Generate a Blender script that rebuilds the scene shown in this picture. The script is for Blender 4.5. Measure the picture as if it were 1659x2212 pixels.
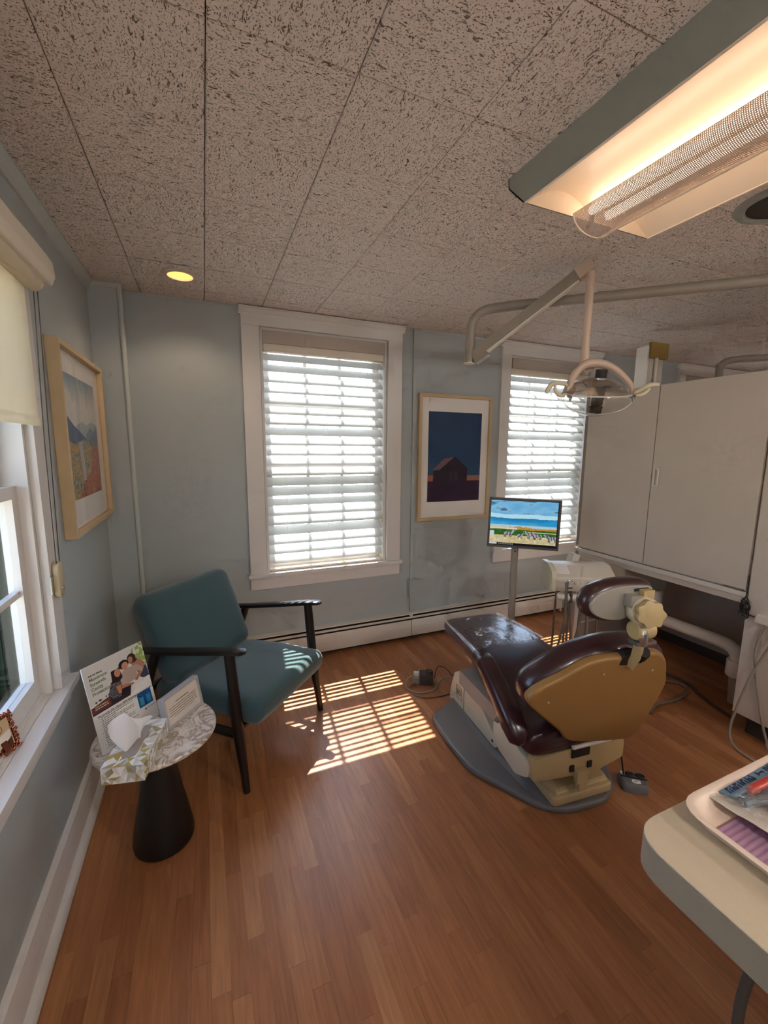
import bpy, bmesh, math, random
import numpy as np
from mathutils import Vector, Matrix
random.seed(7); np.random.seed(7)
S = bpy.context.scene
COL = S.collection
for o in list(bpy.data.objects):
    bpy.data.objects.remove(o)

# ------------------------------------------------------------------ camera
CAMZ = 1.378
Rm = [[0.92097024, -0.38955714, 0.00768480], [-0.05061383, -0.13916804, -0.98897447], [0.38633155, 0.91042709, -0.14788660]]
cam = bpy.data.objects.new('camera', bpy.data.cameras.new('camera')); COL.objects.link(cam)
cam.data.sensor_fit = 'VERTICAL'; cam.data.sensor_height = 36.0; cam.data.sensor_width = 27.0
cam.data.lens = 36.0 * 911.09 / 2212.0
cam.data.clip_start = 0.02; cam.data.clip_end = 200
M = Matrix.Identity(4)
for i in range(3):
    M[i][0] = Rm[0][i]; M[i][1] = -Rm[1][i]; M[i][2] = -Rm[2][i]
M[2][3] = CAMZ
cam.matrix_world = M
S.camera = cam

# ------------------------------------------------------------------ sky, sun, exposure
W = bpy.data.worlds.new('world'); S.world = W; W.use_nodes = True
wn = W.node_tree.nodes; wl = W.node_tree.links
sky = wn.new('ShaderNodeTexSky'); sky.sky_type = 'NISHITA'; sky.sun_disc = False
SUN_V = Vector((0.10, 1.0, 1.70)).normalized()
sky.sun_elevation = math.asin(SUN_V.z); sky.sun_rotation = math.atan2(SUN_V.x, SUN_V.y)
sky.air_density = 1.0; sky.dust_density = 1.0
wn['Background'].inputs['Strength'].default_value = 0.24
wl.new(sky.outputs['Color'], wn['Background'].inputs['Color'])
sun = bpy.data.objects.new('sun', bpy.data.lights.new('sun', 'SUN')); COL.objects.link(sun)
sun.data.energy = 8.0; sun.data.angle = 0.009; sun.data.color = (1.0, 0.95, 0.88)
sun.rotation_euler = SUN_V.to_track_quat('Z', 'Y').to_euler()
S.view_settings.view_transform = 'Standard'; S.view_settings.look = 'None'
S.view_settings.exposure = 2.2; S.view_settings.gamma = 1.0; S.view_settings.use_curve_mapping = False
S.cycles.use_denoising = True
S.cycles.max_bounces = 8; S.cycles.diffuse_bounces = 5; S.cycles.glossy_bounces = 3; S.cycles.transparent_max_bounces = 16
S.cycles.use_adaptive_sampling = True; S.cycles.adaptive_threshold = 0.06; S.cycles.adaptive_min_samples = 14
S.cycles.sample_clamp_indirect = 8.0

LX, BY, H = -0.484, 2.664, 2.1755      # left wall, back wall, ceiling
XR, YF = 5.4, -2.4

# ------------------------------------------------------------------ materials
def srgb(r, g, b):
    f = lambda c: (c/255/12.92 if c/255 <= .04045 else ((c/255+.055)/1.055)**2.4)
    return (f(r), f(g), f(b), 1.0)
MATS = {}
def mat(name, col, rough=.5, metal=0., spec=.5, bump=None, coat=0., emit=None, estr=0., trans=0., noise=None, sheen=0.):
    m = bpy.data.materials.new(name); m.use_nodes = True
    n = m.node_tree.nodes; l = m.node_tree.links; b = n['Principled BSDF']
    c = col if len(col) == 4 else srgb(*col)
    b.inputs['Base Color'].default_value = c; b.inputs['Roughness'].default_value = rough
    b.inputs['Metallic'].default_value = metal; b.inputs['Specular IOR Level'].default_value = spec
    b.inputs['Coat Weight'].default_value = coat; b.inputs['Coat Roughness'].default_value = .12
    b.inputs['Transmission Weight'].default_value = trans; b.inputs['Sheen Weight'].default_value = sheen
    tc = n.new('ShaderNodeTexCoord')
    if emit:
        b.inputs['Emission Color'].default_value = emit if len(emit) == 4 else srgb(*emit); b.inputs['Emission Strength'].default_value = estr
    if noise:                                             # (scale, amount) mottled colour
        t = n.new('ShaderNodeTexNoise'); t.inputs['Scale'].default_value = noise[0]; t.inputs['Detail'].default_value = 6
        l.new(tc.outputs['Object'], t.inputs['Vector'])
        mx = n.new('ShaderNodeMix'); mx.data_type = 'RGBA'
        mx.inputs['A'].default_value = tuple(min(1, v*(1-noise[1])) for v in c[:3])+(1,)
        mx.inputs['B'].default_value = tuple(min(1, v*(1+noise[1])) for v in c[:3])+(1,)
        l.new(t.outputs['Fac'], mx.inputs['Factor']); l.new(mx.outputs['Result'], b.inputs['Base Color'])
    if bump:                                              # (scale, strength)
        t = n.new('ShaderNodeTexNoise'); t.inputs['Scale'].default_value = bump[0]; t.inputs['Detail'].default_value = 4
        l.new(tc.outputs['Object'], t.inputs['Vector'])
        bp = n.new('ShaderNodeBump'); bp.inputs['Strength'].default_value = bump[1]; bp.inputs['Distance'].default_value = .002
        l.new(t.outputs['Fac'], bp.inputs['Height']); l.new(bp.outputs['Normal'], b.inputs['Normal'])
    MATS[name] = m
    return m
def glassy(name, tint=(1, 1, 1, 1), gloss=.08, rough=.02, ior=1.45):
    m = bpy.data.materials.new(name); m.use_nodes = True
    n = m.node_tree.nodes; l = m.node_tree.links
    tr = n.new('ShaderNodeBsdfTransparent'); tr.inputs['Color'].default_value = tint
    gl = n.new('ShaderNodeBsdfGlossy'); gl.inputs['Roughness'].default_value = rough
    fr = n.new('ShaderNodeFresnel'); fr.inputs['IOR'].default_value = 1.45
    ad = n.new('ShaderNodeMath'); ad.operation = 'ADD'; ad.inputs[1].default_value = gloss; ad.use_clamp = True
    ge = n.new('ShaderNodeNewGeometry'); io = n.new('ShaderNodeMapRange'); io.inputs['To Min'].default_value = ior; io.inputs['To Max'].default_value = 1/ior
    l.new(ge.outputs['Backfacing'], io.inputs['Value']); l.new(io.outputs[0], fr.inputs['IOR'])      # same reflectance on both faces of a thin pane
    l.new(fr.outputs[0], ad.inputs[0])
    mx = n.new('ShaderNodeMixShader'); l.new(ad.outputs[0], mx.inputs['Fac']); l.new(tr.outputs[0], mx.inputs[1]); l.new(gl.outputs[0], mx.inputs[2])
    l.new(mx.outputs[0], n['Material Output'].inputs['Surface'])
    MATS[name] = m
    return m
def translucent(name, col, t=.5, rough=.6, clear=0.0, bump=None):
    m = bpy.data.materials.new(name); m.use_nodes = True
    n = m.node_tree.nodes; l = m.node_tree.links
    d = n.new('ShaderNodeBsdfDiffuse'); d.inputs['Color'].default_value = srgb(*col)
    tl = n.new('ShaderNodeBsdfTranslucent'); tl.inputs['Color'].default_value = srgb(*col)
    mx = n.new('ShaderNodeMixShader'); mx.inputs['Fac'].default_value = t
    l.new(d.outputs[0], mx.inputs[1]); l.new(tl.outputs[0], mx.inputs[2]); out = mx
    if clear:
        tp = n.new('ShaderNodeBsdfTransparent'); m2 = n.new('ShaderNodeMixShader'); m2.inputs['Fac'].default_value = clear
        l.new(mx.outputs[0], m2.inputs[1]); l.new(tp.outputs[0], m2.inputs[2]); out = m2
    l.new(out.outputs[0], n['Material Output'].inputs['Surface'])
    MATS[name] = m
    return m
def attr_mat(name, rough=.5, spec=.3, emit=0., trans=0.):
    m = bpy.data.materials.new(name); m.use_nodes = True
    n = m.node_tree.nodes; l = m.node_tree.links; b = n['Principled BSDF']
    a = n.new('ShaderNodeAttribute'); a.attribute_name = 'Col'
    l.new(a.outputs['Color'], b.inputs['Base Color']); b.inputs['Roughness'].default_value = rough; b.inputs['Specular IOR Level'].default_value = spec
    if emit:
        b.inputs['Base Color'].default_value = (0, 0, 0, 1); l.remove(b.inputs['Base Color'].links[0])
        l.new(a.outputs['Color'], b.inputs['Emission Color']); b.inputs['Emission Strength'].default_value = emit
    MATS[name] = m
    return m

mat('wall', (172, 179, 179), .55, bump=(220, .12))
mat('trim', (216, 211, 206), .35, bump=(60, .05))
mat('cove', (186, 192, 188), .45)
mat('heater', (222, 216, 206), .4)
mat('dark', (26, 22, 20), .6)
mat('black', (14, 12, 12), .45)
mat('blackwood', (24, 18, 16), .33, bump=(40, .1))
mat('oakframe', (198, 172, 134), .5, noise=(14, .12))
mat('matboard', (236, 228, 222), .8)
mat('laminate', (206, 194, 182), .5, noise=(3, .02))
mat('laminate_edge', (216, 210, 202), .45)
mat('kick', (60, 52, 47), .7)
mat('partition', (158, 146, 136), .7, noise=(30, .04))
mat('cream', (186, 162, 116), .38, bump=(150, .06))
mat('shell_tan_shaded', (146, 108, 60), .4, bump=(150, .06))  # tan with shade mixed in, darkened against light from behind the viewpoint
mat('cream_light', (214, 204, 178), .38, bump=(150, .05))
mat('cream_gray', (152, 146, 136), .4)
mat('graybase', (112, 108, 105), .42, bump=(300, .05))
mat('burgundy', (52, 24, 30), .3, spec=.55, coat=.25, bump=(90, .06))
mat('chrome', (205, 205, 205), .12, metal=1.)
mat('steel', (170, 168, 165), .3, metal=1.)
mat('unitwhite', (216, 207, 193), .4)
mat('armgray', (152, 142, 130), .4)
mat('poletan', (200, 176, 158), .4)
mat('bezel', (84, 78, 74), .5)
mat('beigeplate', (160, 128, 62), .5)
mat('teal', (50, 78, 80), .9, sheen=.35, bump=(420, .35), noise=(35, .05))
mat('countertop', (206, 190, 164), .45, noise=(150, .05))
mat('counteredge', (150, 140, 126), .5, noise=(200, .05))
mat('trayplastic', (236, 214, 196), .35)
mat('purplepaper', (172, 132, 160), .8)
mat('paper', (240, 236, 230), .7)
mat('redplastic', (190, 62, 48), .35)
mat('navy', (40, 38, 70), .4)
mat('steelblue', (120, 130, 140), .3, metal=.6)
mat('cablegray', (150, 138, 126), .55)
mat('cabledark', (70, 60, 54), .6)
mat('hose', (120, 104, 90), .5)
mat('copper', (170, 105, 80), .25, metal=1., bump=(120, .4))
mat('grille', (52, 47, 42), .7)
mat('silverframe', (190, 188, 188), .35, metal=.3)
mat('valance', (186, 174, 162), .6)
mat('rollerwhite', (226, 214, 196), .5)
mat('leaf', (40, 62, 32), .95, spec=0., noise=(3, .35))
mat('bark', (90, 74, 60), .9)
mat('ground', (150, 148, 140), .9, noise=(.6, .15))
mat('exterior_green', (34, 48, 36), .8, spec=.1)
mat('sashdark', (72, 68, 64), .5)
mat('downlight_trim', (214, 196, 176), .35)
mat('tube', (255, 236, 206), .5, emit=(255, 232, 208), estr=1.0)
mat('opal', (250, 246, 238), .4, emit=(255, 249, 242), estr=17.0)  # glow of the added fill domes
mat('bulb', (255, 220, 160), .5, emit=(255, 190, 110), estr=2.2)
mat('reflector', (246, 232, 212), .35, spec=.6)
mat('fixturegray', (150, 152, 144), .45)
mat('plate', (236, 232, 226), .5)
mat('keyholder', (200, 186, 150), .3)
glassy('glass', (.975, .985, .98, 1), .03, .01)
glassy('plastic_clear', (.90, .91, .90, 1), .16, .12)
def film_mat(name, veil, gloss, scale, strength):
    m = bpy.data.materials.new(name); m.use_nodes = True
    n = m.node_tree.nodes; l = m.node_tree.links
    tc = n.new('ShaderNodeTexCoord'); mp = n.new('ShaderNodeMapping'); mp.inputs['Scale'].default_value = (1, .45, 1); l.new(tc.outputs['Object'], mp.inputs['Vector'])
    t = n.new('ShaderNodeTexNoise'); t.inputs['Scale'].default_value = scale; t.inputs['Detail'].default_value = 3; t.inputs['Distortion'].default_value = 1.5; l.new(mp.outputs[0], t.inputs['Vector'])
    bp = n.new('ShaderNodeBump'); bp.inputs['Strength'].default_value = strength; bp.inputs['Distance'].default_value = .03; l.new(t.outputs['Fac'], bp.inputs['Height'])
    tr = n.new('ShaderNodeBsdfTransparent'); gl = n.new('ShaderNodeBsdfGlossy'); gl.inputs['Roughness'].default_value = .06; df = n.new('ShaderNodeBsdfDiffuse'); df.inputs['Color'].default_value = (.8, .8, .8, 1)
    l.new(bp.outputs[0], gl.inputs['Normal'])
    a = n.new('ShaderNodeMixShader'); a.inputs['Fac'].default_value = veil; l.new(tr.outputs[0], a.inputs[1]); l.new(df.outputs[0], a.inputs[2])
    b = n.new('ShaderNodeMixShader'); b.inputs['Fac'].default_value = gloss; l.new(a.outputs[0], b.inputs[1]); l.new(gl.outputs[0], b.inputs[2])
    l.new(b.outputs[0], n['Material Output'].inputs['Surface']); MATS[name] = m
film_mat('film', .10, .22, 60, .6)
film_mat('chairfilm', .035, .12, 9, .25)
glassy('shield', (.95, .95, .94, 1), .05, .03)
glassy('picture_glass', (.985, .99, .99, 1), .004, .02, 1.16)
translucent('slat', (222, 224, 224), .42)
translucent('shade_fabric', (238, 230, 212), .45)
translucent('tissue', (248, 244, 242), .35)
mat('flyer_green', (104, 124, 84), .6)
mat('flyer_ink', (58, 52, 50), .6)
mat('pouchpaper', (226, 214, 198), .7)
mat('pouchblue', (120, 160, 186), .5)
glassy('dish', (.86, .83, .80, 1), .20, .22)
attr_mat('print', .55)
attr_mat('boxprint', .6)
attr_mat('screen', .3, emit=.20)

def floor_mat():
    m = bpy.data.materials.new('plank'); m.use_nodes = True
    n = m.node_tree.nodes; l = m.node_tree.links; b = n['Principled BSDF']
    oi = n.new('ShaderNodeObjectInfo'); ge = n.new('ShaderNodeNewGeometry')
    ad = n.new('ShaderNodeMath'); ad.operation = 'ADD'; l.new(oi.outputs['Random'], ad.inputs[0]); l.new(ge.outputs['Random Per Island'], ad.inputs[1])
    fr = n.new('ShaderNodeMath'); fr.operation = 'FRACT'; l.new(ad.outputs[0], fr.inputs[0])
    tc = n.new('ShaderNodeTexCoord')
    ml = n.new('ShaderNodeMath'); ml.operation = 'MULTIPLY'; ml.inputs[1].default_value = 37.; l.new(fr.outputs[0], ml.inputs[0])
    cb = n.new('ShaderNodeCombineXYZ'); l.new(ml.outputs[0], cb.inputs[0]); l.new(ml.outputs[0], cb.inputs[2])
    va = n.new('ShaderNodeVectorMath'); va.operation = 'ADD'; l.new(tc.outputs['Object'], va.inputs[0]); l.new(cb.outputs[0], va.inputs[1])
    mp = n.new('ShaderNodeMapping'); mp.inputs['Scale'].default_value = (70, 5, 20); l.new(va.outputs[0], mp.inputs['Vector'])
    ns = n.new('ShaderNodeTexNoise'); ns.inputs['Scale'].default_value = 1.0; ns.inputs['Detail'].default_value = 8; ns.inputs['Distortion'].default_value = .8
    l.new(mp.outputs[0], ns.inputs['Vector'])
    r1 = n.new('ShaderNodeValToRGB'); e = r1.color_ramp.elements
    e[0].position = 0; e[0].color = srgb(161, 104, 66); e[1].position = 1; e[1].color = srgb(186, 130, 86)
    x = r1.color_ramp.elements.new(.35); x.color = srgb(168, 110, 70)
    x = r1.color_ramp.elements.new(.7); x.color = srgb(174, 116, 74)
    l.new(fr.outputs[0], r1.inputs['Fac'])
    r2 = n.new('ShaderNodeValToRGB'); e = r2.color_ramp.elements
    e[0].position = .3; e[0].color = (.74, .71, .68, 1); e[1].position = .72; e[1].color = (1.08, 1.07, 1.06, 1)
    l.new(ns.outputs['Fac'], r2.inputs['Fac'])
    mx = n.new('ShaderNodeMix'); mx.data_type = 'RGBA'; mx.blend_type = 'MULTIPLY'; mx.inputs['Factor'].default_value = 1
    l.new(r1.outputs[0], mx.inputs['A']); l.new(r2.outputs[0], mx.inputs['B']); l.new(mx.outputs['Result'], b.inputs['Base Color'])
    b.inputs['Roughness'].default_value = .36; b.inputs['Specular IOR Level'].default_value = .5
    bp = n.new('ShaderNodeBump'); bp.inputs['Strength'].default_value = .12; bp.inputs['Distance'].default_value = .001
    l.new(ns.outputs['Fac'], bp.inputs['Height']); l.new(bp.outputs[0], b.inputs['Normal'])
    MATS['plank'] = m
floor_mat()
def tile_mat():
    # mineral fibre tile: pin holes and wormy fissures that run mainly along the tile's own x axis
    m = bpy.data.materials.new('ceiling_tile'); m.use_nodes = True
    n = m.node_tree.nodes; l = m.node_tree.links; b = n['Principled BSDF']
    oi = n.new('ShaderNodeObjectInfo'); tc = n.new('ShaderNodeTexCoord')
    ml = n.new('ShaderNodeMath'); ml.operation = 'MULTIPLY'; ml.inputs[1].default_value = 53.; l.new(oi.outputs['Random'], ml.inputs[0])
    cb = n.new('ShaderNodeCombineXYZ'); [l.new(ml.outputs[0], cb.inputs[i]) for i in range(3)]
    va = n.new('ShaderNodeVectorMath'); va.operation = 'ADD'; l.new(tc.outputs['Object'], va.inputs[0]); l.new(cb.outputs[0], va.inputs[1])
    def holes(scale, mapping, lo, hi, dist):
        mp = n.new('ShaderNodeMapping'); mp.inputs['Scale'].default_value = mapping; l.new(va.outputs[0], mp.inputs['Vector'])
        t = n.new('ShaderNodeTexNoise'); t.inputs['Scale'].default_value = scale; t.inputs['Detail'].default_value = 2; t.inputs['Distortion'].default_value = dist
        l.new(mp.outputs[0], t.inputs['Vector'])
        r = n.new('ShaderNodeMapRange'); r.inputs['From Min'].default_value = lo; r.inputs['From Max'].default_value = hi; r.clamp = True
        l.new(t.outputs['Fac'], r.inputs['Value']); return r
    a = holes(1., (52, 135, 30), .628, .665, 1.4)          # fissures
    c = holes(1., (230, 270, 100), .61, .66, .3)          # pin holes
    mxx = n.new('ShaderNodeMath'); mxx.operation = 'MAXIMUM'; l.new(a.outputs[0], mxx.inputs[0]); l.new(c.outputs[0], mxx.inputs[1])
    mx = n.new('ShaderNodeMix'); mx.data_type = 'RGBA'
    mx.inputs['A'].default_value = srgb(232, 221, 213); mx.inputs['B'].default_value = srgb(132, 116, 106)  # darker second colour paints the shade inside the holes
    l.new(mxx.outputs[0], mx.inputs['Factor']); l.new(mx.outputs['Result'], b.inputs['Base Color'])
    iv = n.new('ShaderNodeMath'); iv.operation = 'SUBTRACT'; iv.inputs[0].default_value = 1; l.new(mxx.outputs[0], iv.inputs[1])
    bp = n.new('ShaderNodeBump'); bp.inputs['Strength'].default_value = .9; bp.inputs['Distance'].default_value = .003
    l.new(iv.outputs[0], bp.inputs['Height']); l.new(bp.outputs[0], b.inputs['Normal'])
    b.inputs['Roughness'].default_value = .9; b.inputs['Specular IOR Level'].default_value = .1
    MATS['ceiling_tile'] = m
tile_mat()
def marble_mat():
    m = bpy.data.materials.new('marble'); m.use_nodes = True
    n = m.node_tree.nodes; l = m.node_tree.links; b = n['Principled BSDF']
    tc = n.new('ShaderNodeTexCoord'); t = n.new('ShaderNodeTexNoise'); t.inputs['Scale'].default_value = 9; t.inputs['Detail'].default_value = 9; t.inputs['Distortion'].default_value = 2.2
    l.new(tc.outputs['Object'], t.inputs['Vector'])
    r = n.new('ShaderNodeValToRGB'); e = r.color_ramp.elements
    e[0].position = .3; e[0].color = srgb(228, 220, 210); e[1].position = .75; e[1].color = srgb(214, 206, 198)
    for p, c in ((.44, (216, 206, 194)), (.5, (160, 140, 122)), (.55, (222, 214, 205)), (.62, (190, 178, 165))):
        r.color_ramp.elements.new(p).color = srgb(*c)
    l.new(t.outputs['Fac'], r.inputs['Fac']); l.new(r.outputs[0], b.inputs['Base Color']); b.inputs['Roughness'].default_value = .18
    MATS['marble'] = m
marble_mat()
def mesh_basket_mat():
    # perforated sheet metal: round holes really let the tubes show through
    m = bpy.data.materials.new('perforated'); m.use_nodes = True
    n = m.node_tree.nodes; l = m.node_tree.links; b = n['Principled BSDF']
    b.inputs['Base Color'].default_value = srgb(214, 190, 172); b.inputs['Roughness'].default_value = .35
    uv = n.new('ShaderNodeUVMap'); vo = n.new('ShaderNodeTexVoronoi'); vo.inputs['Scale'].default_value = 1.0; vo.inputs['Randomness'].default_value = 0.
    vo.voronoi_dimensions = '2D'
    l.new(uv.outputs[0], vo.inputs['Vector'])
    lt = n.new('ShaderNodeMath'); lt.operation = 'LESS_THAN'; lt.inputs[1].default_value = .21; l.new(vo.outputs['Distance'], lt.inputs[0])
    tp = n.new('ShaderNodeBsdfTransparent'); mx = n.new('ShaderNodeMixShader')
    l.new(lt.outputs[0], mx.inputs['Fac']); l.new(b.outputs[0], mx.inputs[1]); l.new(tp.outputs[0], mx.inputs[2])
    l.new(mx.outputs[0], n['Material Output'].inputs['Surface'])
    MATS['perforated'] = m
mesh_basket_mat()

# ------------------------------------------------------------------ geometry helpers
def link(name, me, m, parent=None, loc=None, rot=None):
    o = bpy.data.objects.new(name, me); COL.objects.link(o)
    if m and not me.materials: me.materials.append(MATS[m])
    if parent: o.parent = parent
    if loc is not None: o.location = loc
    if rot is not None: o.rotation_euler = rot
    return o
def fin(bm, name, smooth=35):
    bmesh.ops.recalc_face_normals(bm, faces=bm.faces[:])
    me = bpy.data.meshes.new(name); bm.to_mesh(me); bm.free()
    if smooth:
        me.polygons.foreach_set('use_smooth', [True]*len(me.polygons))
        me.set_sharp_from_angle(angle=math.radians(smooth))
    return me
def bev(bm, w, seg=2, ang=25):
    if w <= 0: return
    es = [e for e in bm.edges if len(e.link_faces) == 2 and e.calc_face_angle(0) > math.radians(ang)]
    if es: bmesh.ops.bevel(bm, geom=es, offset=w, segments=seg, profile=.5, affect='EDGES', clamp_overlap=True)
def b_box(bm, x0, x1, y0, y1, z0, z1):
    v = [bm.verts.new(p) for p in ((x0, y0, z0), (x1, y0, z0), (x1, y1, z0), (x0, y1, z0), (x0, y0, z1), (x1, y0, z1), (x1, y1, z1), (x0, y1, z1))]
    for f in ((0, 3, 2, 1), (4, 5, 6, 7), (0, 1, 5, 4), (1, 2, 6, 5), (2, 3, 7, 6), (3, 0, 4, 7)): bm.faces.new([v[i] for i in f])
def boxes(*bs, bevel=0., seg=2):
    bm = bmesh.new()
    for b in bs:
        t = bmesh.new(); b_box(t, *b); bev(t, bevel, seg)
        me = bpy.data.meshes.new('t'); t.to_mesh(me); t.free(); bm.from_mesh(me); bpy.data.meshes.remove(me)
    return bm
def prism(poly, d0, d1, axis='y', bevel=0., seg=2):
    # polygon in the two other axes, extruded along axis
    bm = bmesh.new()
    def P(a, b, d): return (d, a, b) if axis == 'x' else ((a, d, b) if axis == 'y' else (a, b, d))
    A = [bm.verts.new(P(a, b, d0)) for a, b in poly]; B = [bm.verts.new(P(a, b, d1)) for a, b in poly]
    bm.faces.new(A); bm.faces.new(B[::-1]); n = len(poly)
    for i in range(n): bm.faces.new((A[i], A[(i+1) % n], B[(i+1) % n], B[i]))
    bmesh.ops.recalc_face_normals(bm, faces=bm.faces[:])
    bev(bm, bevel, seg); return bm
def crom(pts, n=8, closed=False):
    P = [Vector(p) for p in pts]; out = []; L = len(P)
    for i in range(L if closed else L-1):
        if closed: p0, p1, p2, p3 = P[(i-1) % L], P[i], P[(i+1) % L], P[(i+2) % L]
        else: p0, p1, p2, p3 = P[max(i-1, 0)], P[i], P[i+1], P[min(i+2, L-1)]
        for k in range(n):
            t = k/n; out.append(.5*((2*p1)+(p2-p0)*t+(2*p0-5*p1+4*p2-p3)*t*t+(3*p1-p0-3*p2+p3)*t**3))
    if not closed: out.append(P[-1])
    return out
def round_poly(poly, r, n=4):
    # rounds the corners of a 2D polygon
    out = []; L = len(poly)
    for i in range(L):
        p = Vector(poly[i]); a = Vector(poly[i-1]); b = Vector(poly[(i+1) % L])
        da = (a-p); db = (b-p); ra = min(r, da.length*.45, db.length*.45)
        s = p+da.normalized()*ra; e = p+db.normalized()*ra
        for k in range(n+1):
            t = k/n; q = s*(1-t)**2+p*2*t*(1-t)+e*t*t; out.append((q.x, q.y))
    return out
def tube(pts, r, seg=10, smooth=0, bm=None, squash=1.0):
    P = [Vector(p) for p in pts]
    if smooth: P = crom(P, smooth)
    R = [r]*len(P) if not hasattr(r, '__len__') else list(np.interp(np.linspace(0, 1, len(P)), np.linspace(0, 1, len(r)), r))
    bm = bm or bmesh.new()
    T = [(P[min(i+1, len(P)-1)]-P[max(i-1, 0)]).normalized() for i in range(len(P))]
    up = Vector((0, 0, 1)) if abs(T[0].z) < .9 else Vector((1, 0, 0))
    N = (up-T[0]*up.dot(T[0])).normalized(); rings = []
    for i, p in enumerate(P):
        N = (N-T[i]*N.dot(T[i])).normalized(); B = T[i].cross(N)
        rings.append([bm.verts.new(p+(N*math.cos(a)*squash+B*math.sin(a))*R[i]) for a in [2*math.pi*k/seg for k in range(seg)]])
    for a, b in zip(rings, rings[1:]):
        for k in range(seg): bm.faces.new((a[k], a[(k+1) % seg], b[(k+1) % seg], b[k]))
    bm.faces.new(rings[0][::-1]); bm.faces.new(rings[-1]); return bm
def lathe(prof, seg=32, c=(0, 0, 0), bm=None, caps=False):
    bm = bm or bmesh.new(); rings = []
    for r, z in prof:
        rings.append([bm.verts.new((c[0]+r*math.cos(2*math.pi*k/seg), c[1]+r*math.sin(2*math.pi*k/seg), c[2]+z)) for k in range(seg)] if r > 1e-6 else [bm.verts.new((c[0], c[1], c[2]+z))])
    for a, b in zip(rings, rings[1:]):
        for k in range(seg):
            f = [a[k % len(a)], a[(k+1) % len(a)], b[(k+1) % len(b)], b[k % len(b)]]; u = []
            [u.append(v) for v in f if v not in u]
            if len(u) > 2: bm.faces.new(u)
    for rg in (rings[0], rings[-1]) if caps else ():
        if len(rg) > 2:
            try: bm.faces.new(rg)
            except ValueError: pass
    return bm
def loft(rings, caps=True):
    bm = bmesh.new(); V = [[bm.verts.new(p) for p in r] for r in rings]; n = len(V[0])
    for a, b in zip(V, V[1:]):
        for k in range(n): bm.faces.new((a[k], a[(k+1) % n], b[(k+1) % n], b[k]))
    if caps: bm.faces.new(V[0][::-1]); bm.faces.new(V[-1])
    return bm
def xf(bm, mtx):
    bmesh.ops.transform(bm, matrix=mtx, verts=bm.verts[:]); return bm
def frame_m(o, ex, ey, ez):
    m = Matrix.Identity(4)
    for i in range(3): m[i][0] = ex[i]; m[i][1] = ey[i]; m[i][2] = ez[i]; m[i][3] = o[i]
    return m
def thing(name, label, cat, loc=(0, 0, 0), rz=0., group=None):
    o = bpy.data.objects.new(name, None); COL.objects.link(o); o.location = loc; o.rotation_euler = (0, 0, rz); o.empty_display_size = .1
    o['label'] = label; o['category'] = cat
    if group: o['group'] = group
    o['_inv'] = 0; del o['_inv']
    INV[o.name] = (Matrix.Translation(loc) @ Matrix.Rotation(rz, 4, 'Z')).inverted()
    return o
INV = {}
def part(t, name, bm, m, world=False, smooth=35, parent=None, label=None):
    # part given in the thing's own frame, or in world coordinates (world=True)
    if world: xf(bm, INV[t.name])
    o = link(name, fin(bm, name, smooth), m, parent or t)
    if label: o['label'] = label
    return o
def tag(o, label, cat, group=None):
    o['label'] = label; o['category'] = cat
    if group: o['group'] = group
    return o
def struct(name, bm, m, smooth=0, parent=None, label=None):
    o = link(name, fin(bm, name, smooth), m, parent)
    if not parent: o['kind'] = 'structure'
    if label: o['label'] = label
    return o
def centred(bm):
    lo = Vector([min(v.co[i] for v in bm.verts) for i in range(3)]); hi = Vector([max(v.co[i] for v in bm.verts) for i in range(3)])
    c = (lo+hi)/2; c.z = lo.z
    xf(bm, Matrix.Translation(-c)); return c
def single(name, bm, m, label, cat, group=None, smooth=35):
    c = centred(bm); o = link(name, fin(bm, name, smooth), m, None, c)
    return tag(o, label, cat, group)
def picture(name, w, h, img, m, parent=None, mtx=None):
    # flat print: grid of coloured vertices, img[row, col, 3] sRGB 0..255, row 0 at the top; lies in local x (right) / y (up)
    ny, nx = img.shape[:2]; lin = img/255.; lin = np.where(lin <= .04045, lin/12.92, ((lin+.055)/1.055)**2.4)
    xs = np.linspace(-w/2, w/2, nx+1); ys = np.linspace(h/2, -h/2, ny+1)
    X, Y = np.meshgrid(xs, ys); co = np.stack([X, Y, np.zeros_like(X)], -1).reshape(-1, 3)
    if mtx is not None:
        A = np.array(mtx); co = co @ A[:3, :3].T + A[:3, 3]
    idx = np.arange((ny+1)*(nx+1)).reshape(ny+1, nx+1)
    f = np.stack([idx[:-1, :-1], idx[1:, :-1], idx[1:, 1:], idx[:-1, 1:]], -1).reshape(-1, 4)
    me = bpy.data.meshes.new(name); me.vertices.add(len(co)); me.vertices.foreach_set('co', co.ravel())
    me.loops.add(f.size); me.loops.foreach_set('vertex_index', f.ravel().astype(np.int32))
    me.polygons.add(len(f)); me.polygons.foreach_set('loop_start', np.arange(0, f.size, 4, dtype=np.int32)); me.update(calc_edges=True)
    at = me.color_attributes.new('Col', 'FLOAT_COLOR', 'CORNER')
    c4 = np.ones((len(f), 4, 4), np.float32); c4[:, :, :3] = lin.reshape(-1, 1, 3); at.data.foreach_set('color', c4.ravel())
    return link(name, me, m, parent)
def text_mesh(s, size, mtx, m, parent, name='lettering', align='LEFT', bold=0.):
    cu = bpy.data.curves.new('t', 'FONT'); cu.body = s; cu.size = size; cu.align_x = align; cu.offset = bold; cu.resolution_u = 3
    ob = bpy.data.objects.new('t', cu); COL.objects.link(ob)
    dg = bpy.context.evaluated_depsgraph_get(); me = bpy.data.meshes.new_from_object(ob.evaluated_get(dg))
    bpy.data.objects.remove(ob); me.transform(mtx); me.materials.clear(); me.name = name
    return link(name, me, m, parent)
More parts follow.
